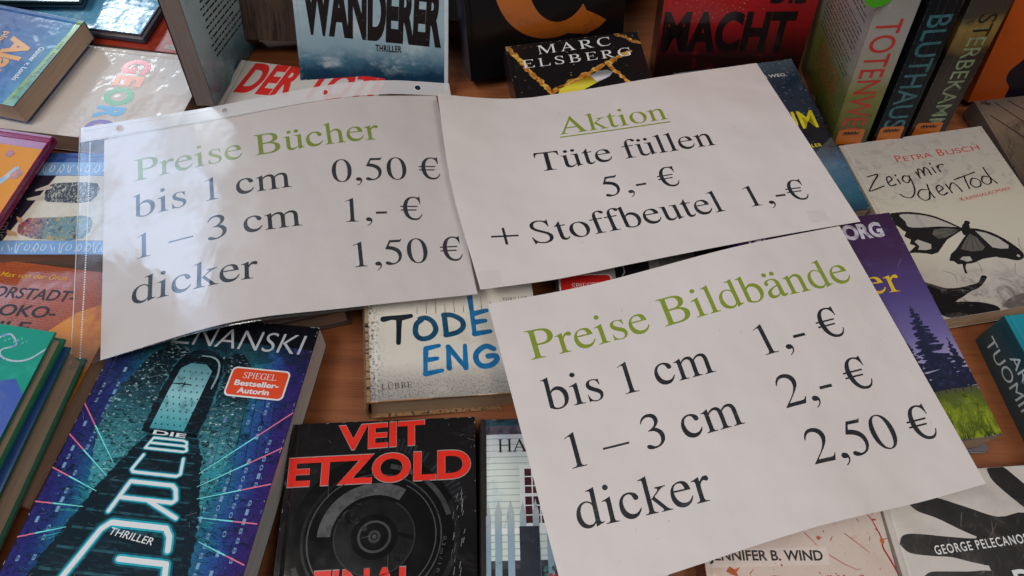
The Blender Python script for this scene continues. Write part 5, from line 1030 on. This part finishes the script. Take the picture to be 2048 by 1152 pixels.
book('tealunder', 'hardcover_book', 'dark blue hardback with green edges lying beneath the sea-green book of the stack', ink('#1c3a6a', 0.3, 0.4), None, spine=ink('#1c3a6a', 0.3, 0.4), edge=ink('#2f6a58', 0.3, 0.4, 0.1), pages='#8f7c6a', hard=True)

# --- glossy picture books at the back left
base = cov('cyan painting cover', [(0, '#5f9fc0'), (0.5, '#4a8ab5'), (1, '#5aa5c5')], 260, noises=[('d', 3, 0.48, 0.66, '#a8c8d0'), ('d', 6, 0.54, 0.7, '#2f6fa8', (1, 2, 1)), ('n', 2.4, 0.5, 0.7, '#3a3038', (1, 1, 1), ('u', 0.55, 0.2))], coat=1.0, rough=0.2, crumple=0.0022)
book('glare', 'hardcover_book', 'shiny pale blue hardback catching the window glare in the back left', base, None, spine=ink('#39404a', 0.3, 0.5), edge=ink('#2c2c38', 0.3, 0.4), pages='#8f8784', hard=True)
book('topdark', 'hardcover_book', 'dark green edged hardback lying on the shiny pale blue one', ink('#1f3a3a', 0.25, 0.6), None, spine=ink('#1a2e2e', 0.3, 0.4), edge=ink('#14262a', 0.3, 0.4), pages='#3f4a48', hard=True)
base = cov('red flat cover', [(0, '#8f2f20'), (1, '#a03a28')], 190, noises=[('n', 4, 0.5, 0.75, '#7a2418')], coat=0.5)
A = Art(); A.fill([[rect(106, 158, 112, 172)], [rect(114, 150, 121, 170)]], ink('#a8937a', 0.3, 0.3, 0.3), 1)
book('redflat', 'paperback', 'red paperback mostly covered by the shiny pale blue hardback', base, A, spine=ink('#7a2418', 0.3, 0.4), pages='#5f4c40', bow=0.2)
book('plain', 'hardcover_book', 'plain grey-brown book under the plastic sleeve behind the stone-stairway thriller', ink('#5a4a42', 0.45, 0.1), None, spine=ink('#54453d', 0.45, 0.1), edge=ink('#4a3c35', 0.45, 0.1), pages='#6b5a4e', hard=True)

# ------------------------------------------------------------------ standing books at the back
SG = 'books standing upright at the back of the table'
# --- snowy white thriller facing front
A = Art(); db = ink('#1c1314', 0.35, 0.3, 0.2)
A.text('WANDERER', (7, 52.8), (138, 44.2), 47, db, 3, bold=0.052, track=-0.02)
# scuffed stamping in the letters
A.fill([[ell(12 + RND.random()*124, 44 + RND.random()*48, 0.12 + 0.5*RND.random()**4, 0.12 + 0.4*RND.random()**2, n=7)] for _ in range(90)], ink('#7f9098', 0.4, 0.3, 0.2), 4)
A.text('THRILLER', (74.5, 35.6), (99.5, 35), 5.8, db, 3, bold=0.03, track=0.15)
A.fill([[[(69.4, 8), (69.6, 10), (69.2, 12), (70, 13.4), (70.8, 12), (70.5, 10), (70.8, 8)]]], ink('#10202c', 0.4, 0.2, 0), 3)
A.poly([(141, -1), (146, -1), (146, 202), (141, 202)], ink('#b5bcc0', 0.35, 0.3, 0.05), 2)
base = cov('snow storm cover', [(0, '#0d2434'), (0.07, '#14344a'), (0.12, '#3a5d70'), (0.19, '#7a909b'), (0.3, '#8fa1a9'), (0.7, '#849ca6'), (1, '#7f9ba6')], 200, 145, warp=0.16, noises=[('n', 1.9, 0.5, 0.72, '#a9b4b8', (1, 1.6, 1), ('v', 0.0, 0.12)), ('d', 2.5, 0.55, 0.8, '#5f7f90')], coat=0.5, rough=0.25)
book('wanderer', 'hardcover_book', 'misty blue-white thriller standing upright with big dark brown capitals', base, A, spine=ink('#3f3a36', 0.4, 0.2), pages='#83725f', bow=0.1, group=SG)
# the book beside it, seen by its thick brown side
p0, R0, s0 = POSE['wanderer']
Mw = Matrix((R0[0:3], R0[3:6], R0[6:9]))
off = Mw @ Vector((-0.062, 0.012, -0.075))
book(([p0[0] + off.x, p0[1] + off.y, p0[2] + off.z + 0.02], R0, [54.0, 200.0, 40.0]), 'hardcover_book', 'brown wood-patterned book standing beside the misty blue-white thriller',
     cov('brown grain cover', [(0, '#523e34'), (0.5, '#5f4a3e'), (1, '#4c3a30')], 200, 54, 'u', noises=[('n', 3, 0.45, 0.7, '#2c1f19', (4, 0.5, 1)), ('n', 8, 0.5, 0.7, '#554035', (5, 0.4, 1))], coat=0.1, rough=0.5), None, spine=ink('#3a2a22', 0.5, 0.1), pages='#4a3a30', bow=0.1, group=SG)

# --- teal book seen from its blurb side
BA = Art(); kk = ink('#1c2226', 0.4, 0.2, 0)
L = []
for i in range(15):
    y = 112 - i*5.6; x = 30 + (i % 3)*1.5
    while x < 108 - (26 if i in (5, 11) else 0):
        wl = 3 + RND.random()*9; L += band([(x, y), (x + wl, y)], 1.7, False); x += wl + 1.9
BA.fill(L, kk, 2)
base = cov('teal mist cover', [(0, '#2a4a54'), (0.12, '#5f858f'), (0.25, '#a5bcc0'), (0.6, '#b4c8cc'), (1, '#9fbcc4')], 200, warp=0.2, noises=[('d', 5, 0.6, 0.75, '#12262e', (1, 1, 1), ('u', 0.35, 0.12)), ('n', 3, 0.5, 0.75, '#86a0a6')], coat=0.4, rough=0.3)
book('blurb', 'paperback', 'teal paperback standing upright showing the printed text on its back', base, None, spine=ink('#1c3038', 0.3, 0.4), back=base, back_art=BA, pages='#4f4540', edge=ink('#14191c', 0.3, 0.4), bow=0.1, group=SG)

# --- black cover with orange ring
A = Art(); fo = cov('rust orange print', [(0, '#2a1408'), (0.13, '#4a220c'), (0.2, '#8f4a14'), (0.36, '#a85a18'), (1, '#b0641c')], 210, 150, warp=0.06, noises=[('d', 5, 0.5, 0.75, '#6a3210'), ('d', 12, 0.62, 0.75, '#2c140a')], coat=0.4)
A.fill([[ell(88, 92, 58, 61, 64, 100, 312) + ell(96, 92, 33, 46, 48, 316, 95)], [[(108, 48), (113, 52), (119, 55), (133, 48), (145, 40), (138, 34), (124, 29), (104, 33)]]], fo, 2)
base = cov('black ring cover', [(0, '#0b0a0b'), (0.16, '#0e0b0b'), (0.22, '#180e0a'), (0.3, '#0b0a0b'), (1, '#0b0a0c')], 210, 150, warp=0.05, noises=[('d', 3, 0.56, 0.8, '#171110')], coat=0.1, rough=0.34, spec=0.2)
book('ring', 'paperback', 'black paperback standing upright with a huge orange ring', base, A, spine=cov('ring spine', [(0, '#0d0c12'), (0.5, '#1a1830'), (1, '#0d0c12')], 210), pages='#3d332c', bow=0.1, group=SG)

# --- red cover with black capitals
A = Art(); kr = ink('#150a0b', 0.3, 0.5, 0.25)
A.text('MACHT', (3, 28), (132, 28.5), 37, kr, 3, bold=0.04); A.text('DIE', (102, 76), (136, 76), 24, kr, 3, bold=0.035)
sp = []
for _ in range(190):
    x = 22 + RND.gauss(30, 22); y = 62 + RND.gauss(14, 10); sp.append([ell(x, y, 0.2 + 0.5*RND.random()**2, n=6)])
A.fill(sp, ink('#a8584c', 0.35, 0.4, 0.2), 2)
base = cov('red power cover', [(0, '#12090a'), (0.1, '#1f0b0c'), (0.17, '#4a0e10'), (0.26, '#7d1416'), (0.4, '#96181a'), (1, '#9a1a1c')], 210, 148, warp=0.06, noises=[('d', 3, 0.5, 0.75, '#6f1012'), ('d', 7, 0.62, 0.8, '#3a0a0c')], coat=0.3, rough=0.24, spec=0.3)
book('macht', 'paperback', 'red paperback standing upright with black block capitals', base, A, spine=cov('macht spine', [(0, '#3a1c10'), (1, '#5a3018')], 210, noises=[('n', 5, 0.5, 0.7, '#2a1410')]), pages='#4a3a2e', bow=0.1, group=SG)

# --- three thrillers showing their spines
tag_m = cov('orange spine label', [(0, '#a5581a'), (1, '#a85c1a')], 190, noises=[('n', 6, 0.5, 0.8, '#a55a18')], coat=0.3, rough=0.35)
def spine_label(S, x0, x1):
    S.fill([[rrect(x0, -1, x1, 18, 3.2)]], tag_m, 4)
    m = (x0 + x1)/2; k = ink('#1a1210', 0.4, 0.2, 0)
    S.strokes([[(m - 7, 12.8), (m - 5.5, 14.6), (m - 4.4, 12.6), (m - 3, 14.8), (m - 1.6, 12.6), (m, 14.4), (m + 1.6, 12.8), (m + 3, 14.8), (m + 4.4, 12.8), (m + 6.6, 14)]], 1.5, k, 5)
    S.strokes([[(m - 7, 11.4), (m + 7, 11.8)]], 0.5, k, 5)
S1 = Art(); S1.text('TOTENWEG', (5, 129), (5, 6), 20, ink('#a82f28', 0.35, 0.3, 0.1), 2, bold=0.004); spine_label(S1, 4, 28)
BA = Art(); L = []
for i in range(26):
    y = 172 - i*4.3; x = 22
    while x < 108 - (40 if i % 7 == 6 else 0):
        wl = 2 + RND.random()*8; L += band([(x, y), (x + wl, y)], 1.0, False); x += wl + 1.6
BA.fill(L, ink('#3a3230', 0.4, 0.2, 0), 2)
L = []
for i in range(7):
    y = 56 - i*4.3; x = 40
    while x < 100: wl = 2 + RND.random()*8; L += band([(x, y), (x + wl, y)], 1.0, False); x += wl + 1.6
BA.fill(L, ink('#a03a30', 0.4, 0.2, 0), 2)
mossy = [(0, '#2a2c14'), (0.16, '#5a5a20'), (0.3, '#6d6a34'), (0.4, '#857f6a'), (0.6, '#8d8680'), (0.85, '#7d7a70'), (1, '#4a4a40')]
b1 = cov('misty moor cover', mossy, 190, 125, warp=0.14, noises=[('d', 9, 0.52, 0.7, '#2a2c12', (1, 1, 1), ('v', 0.42, 0.1)), ('d', 3, 0.55, 0.8, '#a09890')], coat=0.5, rough=0.22)
r1, _f = book('totenweg', 'paperback', 'pale misty moor thriller with red spine letters standing left of two dark spines', b1, None, spine=b1, spine_art=S1, back=b1, back_art=BA, pages='#5a4c40', bow=0.1, group=SG)
creases(S1, 33, 1, '#a39a8c')
S2 = Art(); S2.text('BLUTHAUS', (4.5, 131), (4.5, 16), 18.5, ink('#34646a', 0.35, 0.3, 0.25), 2, bold=0.004); spine_label(S2, 2.5, 24)
creases(S2, 27, 2, '#3a3f42')
b2 = cov('black house cover', [(0, '#10161a'), (0.2, '#141a20'), (0.6, '#14161a'), (1, '#0c0d10')], 190, 125, noises=[('d', 4, 0.54, 0.78, '#2a3a40'), ('n', 2, 0.55, 0.8, '#0a0b0d')], coat=0.1, rough=0.3, spec=0.2)
book('bluthaus', 'paperback', 'black thriller with teal spine letters standing between the pale moor and brown spines', b2, None, spine=b2, spine_art=S2, pages='#5a4c40', bow=0.1, group=SG)
S3 = Art(); S3.text('STERBEKAMMER', (12.5, 131), (12.5, -14), 14, ink('#7a8a6a', 0.35, 0.3, 0.25), 2, bold=0.002); spine_label(S3, 3, 27)
S3.text('ST', (12.5, 131), (12.5, 109.5), 14, ink('#1c1814', 0.35, 0.3, 0.1), 3, bold=0.004)
creases(S3, 33, 3, '#5a544c')
b3 = cov('brown chamber cover', [(0, '#2a2624'), (0.3, '#332d2a'), (0.48, '#2c2420'), (0.52, '#5f4c28'), (0.62, '#7d6636'), (0.68, '#3a342c'), (1, '#1f1f20')], 190, 125, warp=0.12, noises=[('d', 3.4, 0.54, 0.75, '#1c1816')], coat=0.1, rough=0.3, spec=0.25)
book('sterbe', 'paperback', 'dark brown thriller with grey-green spine letters standing right of two other spines', b3, None, spine=b3, spine_art=S3, pages='#5a4c40', bow=0.1, group=SG)
# green round sticker on the moor thriller
mb = MB(); gm = ink('#3f9a1f', 0.4, 0.2, 0.03)
pts = ell(0, 0, 19, 19, 40)
mb.face([(p[0]*MM, p[1]*MM, 0.0004) for p in pts], gm, [(p[0]/100, p[1]/100) for p in pts])
for a, b in zip(pts, pts[1:] + pts[:1]): mb.face([(a[0]*MM, a[1]*MM, 0), (b[0]*MM, b[1]*MM, 0), (b[0]*MM, b[1]*MM, 0.0004), (a[0]*MM, a[1]*MM, 0.0004)], gm, [(0, 0)]*4)
stk = mb.build('price_sticker', r1)
stk.matrix_local = Matrix.Translation((-0.0045, 0.162, 0.0)) @ Matrix(((0.35, 0, -0.94), (0, 1, 0), (0.94, 0, 0.35))).to_4x4()
stk['label'] = 'round green sticker across the top of the spine'
# --- orange cover in the corner
A = Art(); A.fill([[spl([(60, -2), (40, 2), (38, 14), (31, 22), (30, 32), (38, 42), (46, 56), (60, 60), (90, 40), (90, -2)], 4)]], ink('#12111c', 0.35, 0.3, 0.2), 2)
base = cov('deep orange cover', [(0, '#8a3c12'), (0.3, '#a64a14'), (1, '#b5551a')], 210, 135, noises=[('n', 2, 0.5, 0.8, '#8f3f12')], coat=0.3)
book('orangeface', 'paperback', 'orange paperback with a dark shape standing in the back right corner', base, A, spine=ink('#7a3410', 0.3, 0.3), pages='#4a3a2e', bow=0.1, group=SG)

# --- half hidden books between the upright covers
def lying(x, y, yaw, z): 
    c, s = math.cos(math.radians(yaw)), math.sin(math.radians(yaw)); return ([x, y, z], [c, -s, 0, s, c, 0, 0, 0, 1])
pp, rr_ = lying(0.075, 0.668, 6, 0.0)
book((pp, rr_, [125.0, 180.0, 26.0]), 'paperback', 'black book lying flat behind the gap between ring and red covers', ink('#17151a', 0.3, 0.4), None, spine=ink('#17151a', 0.3, 0.4), pages='#7d6650', bow=0.2)
pp, rr_ = lying(0.10, 0.70, 14, 0.0262)
book((pp, rr_, [110.0, 170.0, 20.0]), 'paperback', 'tan book lying on the black one behind the orange ring cover', cov('tan cover', [(0, '#6a5038'), (1, '#5a4430')], 170, noises=[('n', 3, 0.5, 0.75, '#3a2a1e')]), None, spine=ink('#5a4430', 0.4, 0.2), pages='#8a7460', bow=0.2)
pp, rr_ = lying(-0.10, 0.60, 2, 0.0)
book((pp, rr_, [120.0, 180.0, 24.0]), 'paperback', 'dark brown book lying behind the misty blue-white thriller', ink('#2c201a', 0.4, 0.2), None, spine=ink('#2c201a', 0.4, 0.2), pages='#6b5648', bow=0.2)

# ------------------------------------------------------------------ the price signs
class Surf:
    """smooth sheet through a 13 x 9 net of points, with u,v from 0 to 1"""
    def __init__(s, key, nu=13, nv=9):
        s.P = np.array(GRIDS[key], float).reshape(nv, nu, 3) * 1e-5; s.nu, s.nv = nu, nv
    def _w(s, t, n):
        x = min(max(t, 0), 1)*(n - 1); i = min(int(x), n - 2); f = x - i
        w = np.array([-f + 2*f*f - f**3, 2 - 5*f*f + 3*f**3, f + 4*f*f - 3*f**3, -f*f + f**3])*0.5
        idx = [i - 1, i, i + 1, i + 2]; r = np.zeros(n)
        for k, ii in enumerate(idx):
            if ii < 0: r[0] += 2*w[k]; r[1] -= w[k]
            elif ii > n - 1: r[n-1] += 2*w[k]; r[n-2] -= w[k]
            else: r[ii] += w[k]
        return r
    def at(s, u, v):
        return np.einsum('i,j,ijk->k', s._w(v, s.nv), s._w(u, s.nu), s.P)
    def net(s, NU, NV):
        WU = np.array([s._w(i/NU, s.nu) for i in range(NU + 1)]); WV = np.array([s._w(j/NV, s.nv) for j in range(NV + 1)])
        P = np.einsum('vj,ui,jik->vuk', WV, WU, s.P)
        du = np.gradient(P, axis=1); dv = np.gradient(P, axis=0); N = np.cross(du, dv); N /= np.linalg.norm(N, axis=2, keepdims=True)
        return P, N

def sheet_object(name, key, W, H, art, front, NU=60, NV=42, th=0.25, lift=0.09, smooth=True):
    S = Surf(key); P, N = S.net(NU, NV); root_p = P[0, 0].copy()
    mb = MB(); P = P - root_p
    T = lambda p: tuple(float(c) for c in p)
    Bk = P - N*th*MM
    for j in range(NV):
        for i in range(NU):
            uv = [((i+a)/NU*W/100, (j+b)/NV*H/100) for a, b in ((0,0),(1,0),(1,1),(0,1))]
            q = [(j, i), (j, i+1), (j+1, i+1), (j+1, i)]
            mb.face([T(P[k]) for k in q], front, uv)
            if th: mb.face([T(Bk[k]) for k in q[::-1]], front, uv[::-1])
    if th:
        edge = [(0, i) for i in range(NU + 1)] + [(j, NU) for j in range(1, NV + 1)] + [(NV, i) for i in range(NU - 1, -1, -1)] + [(j, 0) for j in range(NV - 1, 0, -1)]
        for a, b in zip(edge, edge[1:] + edge[:1]): mb.face([T(Bk[a]), T(Bk[b]), T(P[b]), T(P[a])], front, [(0, 0)]*4)
    nb = len(mb.f)
    if art:
        def ev(x, y, up):
            fu, fv = x/W*NU, y/H*NV
            i, j = min(max(int(fu), 0), NU-1), min(max(int(fv), 0), NV-1); a, b = fu - i, fv - j
            p = P[j,i]*(1-a)*(1-b) + P[j,i+1]*a*(1-b) + P[j+1,i+1]*a*b + P[j+1,i]*(1-a)*b
            n = N[j,i]*(1-a)*(1-b) + N[j,i+1]*a*(1-b) + N[j+1,i+1]*a*b + N[j+1,i]*(1-a)*b
            return T(p + n*up*MM)
        sx, sy = W/NU, H/NV
        for lv, m, polys in art.items:
            for t in polys:
                t = clip_poly(clip_poly(clip_poly(clip_poly(t, 0, 0, False), 0, W, True), 1, 0, False), 1, H, True)
                if len(t) < 3: continue
                for i in range(int(min(p[0] for p in t)/sx), int(max(p[0] for p in t)/sx - 1e-9) + 1):
                    q = clip_poly(clip_poly(t, 0, i*sx, False), 0, (i+1)*sx, True)
                    if len(q) < 3: continue
                    for j in range(int(min(p[1] for p in q)/sy), int(max(p[1] for p in q)/sy - 1e-9) + 1):
                        r = clip_poly(clip_poly(q, 1, j*sy, False), 1, (j+1)*sy, True)
                        if len(r) < 3: continue
                        ar = sum(r[k][0]*r[(k+1) % len(r)][1] - r[(k+1) % len(r)][0]*r[k][1] for k in range(len(r)))
                        if abs(ar) < 1e-5: continue
                        if ar < 0: r = r[::-1]
                        mb.face([ev(p[0], p[1], lift*lv) for p in r], m, [(p[0]/100, p[1]/100) for p in r])
    o = mb.build(name); o.location = T(root_p)
    if smooth:
        o.data.polygons.foreach_set('use_smooth', [True]*len(o.data.polygons)); o.data.set_sharp_from_angle(angle=math.radians(35))
    return o, S

paper = paper_mat()
blk = toner('black toner', '#242428', '#4a484c'); grn = toner('olive green toner', '#76842a', '#8f9a46')
def line(A, s, a, b, cap, m): A.text(s, a, b, cap, m, 1, font='serif')
GS = 'printed price signs laid over the books'

A = Art()
line(A, 'Preise Bücher', (25.4, 158.8), (238.4, 161.2), 22.6, grn)
line(A, 'bis 1 cm', (24.0, 121.0), (157.0, 121.4), 23.2, blk); line(A, '0,50 €', (191.6, 120.2), (286.0, 115.6), 23.0, blk)
line(A, '1 – 3 cm', (27.0, 80.8), (162.4, 81.2), 23.2, blk); line(A, '1,- €', (198.6, 79.2), (263.6, 75.0), 23.0, blk)
line(A, 'dicker', (23.0, 39.8), (123.0, 36.2), 23.4, blk); line(A, '1,50 €', (201.0, 35.6), (291.4, 32.8), 23.0, blk)
s1, SU1 = sheet_object('price_sign', 'S1', 297, 210, A, paper)
tag(s1, 'white paper sign headed Preise Bücher inside the clear plastic sleeve', 'sign', GS)

A = Art()
line(A, 'Aktion', (92.4, 153.6), (187.0, 150.6), 22.4, grn); A.poly([(91.6, 149.6), (187.6, 145.8), (187.6, 147.2), (91.6, 151.0)], grn, 1)
line(A, 'Tüte füllen', (66.0, 112.4), (216.0, 108.8), 22.6, blk)
line(A, '5,- €', (110.0, 71.2), (171.0, 69.6), 22.6, blk)
line(A, '+', (17.0, 38.2), (36.0, 37.2), 22.0, blk); line(A, 'Stoffbeutel', (45.0, 35.4), (194.2, 33.8), 22.8, blk); line(A, '1,-€', (216.0, 33.4), (268.2, 31.6), 22.4, blk)
s2, SU2 = sheet_object('price_sign', 'S2', 297, 210, A, paper)
tag(s2, 'white paper sign with underlined green Aktion heading', 'sign', GS)

A = Art()
line(A, 'Preise Bildbände', (20.6, 159.6), (283.0, 160.8), 23.0, grn)
line(A, 'bis 1 cm', (21.4, 120.4), (148.4, 116.2), 23.4, blk); line(A, '1,- €', (188.6, 118.4), (256.8, 121.0), 23.4, blk)
line(A, '1 – 3 cm', (27.0, 78.2), (153.6, 75.2), 23.4, blk); line(A, '2,- €', (186.4, 77.8), (257.8, 79.6), 23.4, blk)
line(A, 'dicker', (20.4, 40.2), (112.8, 33.6), 23.6, blk); line(A, '2,50 €', (188.4, 37.0), (284.0, 36.2), 23.4, blk)
s3, SU3 = sheet_object('price_sign', 'S3', 297, 210, A, paper)
tag(s3, 'white paper sign headed Preise Bildbände lying in front', 'sign', GS)

# clear tape on the corners of the Aktion sign
tape = film_mat('adhesive tape', haze=0.015, bump_d=0.002, milky='#cbc3c0', rough=0.12, sheen=0.6)
def patch(S, parent, name, u0, v0, u1, v1, mat, up=0.35, n=8, wob=0.0):
    mb = MB(); P = np.array([[S.at(u0 + (u1-u0)*i/n, v0 + (v1-v0)*j/n) for i in range(n+1)] for j in range(n+1)])
    P[..., 2] += up*MM
    if wob:
        r = np.random.RandomState(3); P[..., 2] += r.rand(n+1, n+1)*wob*MM
    P = P - np.array(parent.location)
    for j in range(n):
        for i in range(n):
            mb.face([tuple(float(c) for c in P[k]) for k in ((j,i),(j,i+1),(j+1,i+1),(j+1,i))], mat, [((i+a)/n*0.4, (j+b)/n*0.4) for a, b in ((0,0),(1,0),(1,1),(0,1))])
    o = mb.build(name, parent, smooth=True); return o
patch(SU2, s2, 'tape_strip', 0.002, 0.004, 0.052, 0.07, tape, 0.3, wob=0.8)
patch(SU2, s2, 'tape_strip', 0.862, 0.03, 0.918, 0.09, tape, 0.25, wob=0.5)
patch(SU2, s2, 'tape_strip', 0.004, 0.962, 0.04, 0.996, tape, 0.25, wob=0.5)

# ------------------------------------------------------------------ the clear punched sleeve round the Preise Bücher sign
film = film_mat('clear sleeve film', haze=0.02, bump_d=0.0014, rough=0.10, rough_var=0.16)
strip = film_mat('reinforced sleeve strip', haze=0.8, bump_d=0.0008, milky='#c9c4c4', rough=0.15)
seam = ink('#d9dde4', 0.2, 0.8, 0)
S = Surf('SL'); NU, NV = 64, 44; P, N = S.net(NU, NV); o0 = P[0, 0].copy(); P = P - o0
mb = MB()
VS = 41/44
for j in range(NV):
    for i in range(NU):
        v = (j + 0.5)/NV
        if v > VS: continue
        m = film
        uv = [((i+a)/NU*3.2, (j+b)/NV*2.3) for a, b in ((0,0),(1,0),(1,1),(0,1))]
        mb.face([tuple(float(c) for c in P[k]) for k in ((j,i),(j,i+1),(j+1,i+1),(j+1,i))], m, uv)
def sev(u, v, up): return tuple(float(c) for c in (S.at(u, v) - o0 + np.array([0, 0, up*MM])))
def dash(u, v, du, dv):
    mb.face([sev(u-du, v-dv, 0.25), sev(u+du, v-dv, 0.25), sev(u+du, v+dv, 0.25), sev(u-du, v+dv, 0.25)], seam, [(u, v)]*4)
for k in range(92): dash(0.022 + 0.006*(k/91.0), 0.03 + 0.89*k/91, 0.0017, 0.0028)
for k in range(46): dash(0.01 + 0.34*k/45, 0.985, 0.0022, 0.0022)
for k in range(60): dash(0.02 + 0.42*k/59, 0.94, 0.0022, 0.0022)
ring_m = ink('#c9c6c8', 0.3, 0.4, 0); hole_c = [(0.100, 0.968), (0.373, 0.968), (0.645, 0.966), (0.907, 0.966)]
# the reinforced strip is cut through by the binder holes
for t in union([[rect(0, VS*225, 300, 225)] + [ell(u*300, v*225, 2.7, 2.9, 20) for u, v in hole_c]]):
    for i in range(NU):
        q = clip_poly(clip_poly(t, 0, i*300/NU, False), 0, (i+1)*300/NU, True)
        if len(q) < 3: continue
        ar = sum(q[k][0]*q[(k+1) % len(q)][1] - q[(k+1) % len(q)][0]*q[k][1] for k in range(len(q)))
        if abs(ar) < 1e-5: continue
        if ar < 0: q = q[::-1]
        mb.face([sev(p[0]/300, p[1]/225, 0) for p in q], strip, [(p[0]/300*3.2, p[1]/225*2.3) for p in q])
for (u, v) in hole_c:
    a0 = ell(0, 0, 1.0, n=20); 
    for (x0, y0), (x1, y1) in zip(a0, a0[1:] + a0[:1]):
        mb.face([sev(u + x0*0.0085, v + y0*0.0125, 0.3), sev(u + x0*0.0115, v + y0*0.0165, 0.3), sev(u + x1*0.0115, v + y1*0.0165, 0.3), sev(u + x1*0.0085, v + y1*0.0125, 0.3)], ring_m, [(0, 0)]*4)
# folded rim along the left and the lower edge
for pts in ([(0.0, k/40) for k in range(41)], [(k/40, 0.0) for k in range(41)]):
    for a, b in zip(pts, pts[1:]):
        w = 0.0022 if pts[1][0] == 0 else 0.0
        h = 0.0 if w else 0.0035
        mb.face([sev(a[0], a[1], 0.2), sev(b[0], b[1], 0.2), sev(b[0] + w, b[1] + h, 0.45), sev(a[0] + w, a[1] + h, 0.45)], seam if w else film, [(0, 0), (.1, 0), (.1, .1), (0, .1)])
sl = mb.build('plastic_sleeve', smooth=True); sl.location = tuple(float(c) for c in o0)
tag(sl, 'clear punched plastic sleeve with white hole strip holding the Preise Bücher sign', 'sleeve')
bpy.context.view_layer.update()
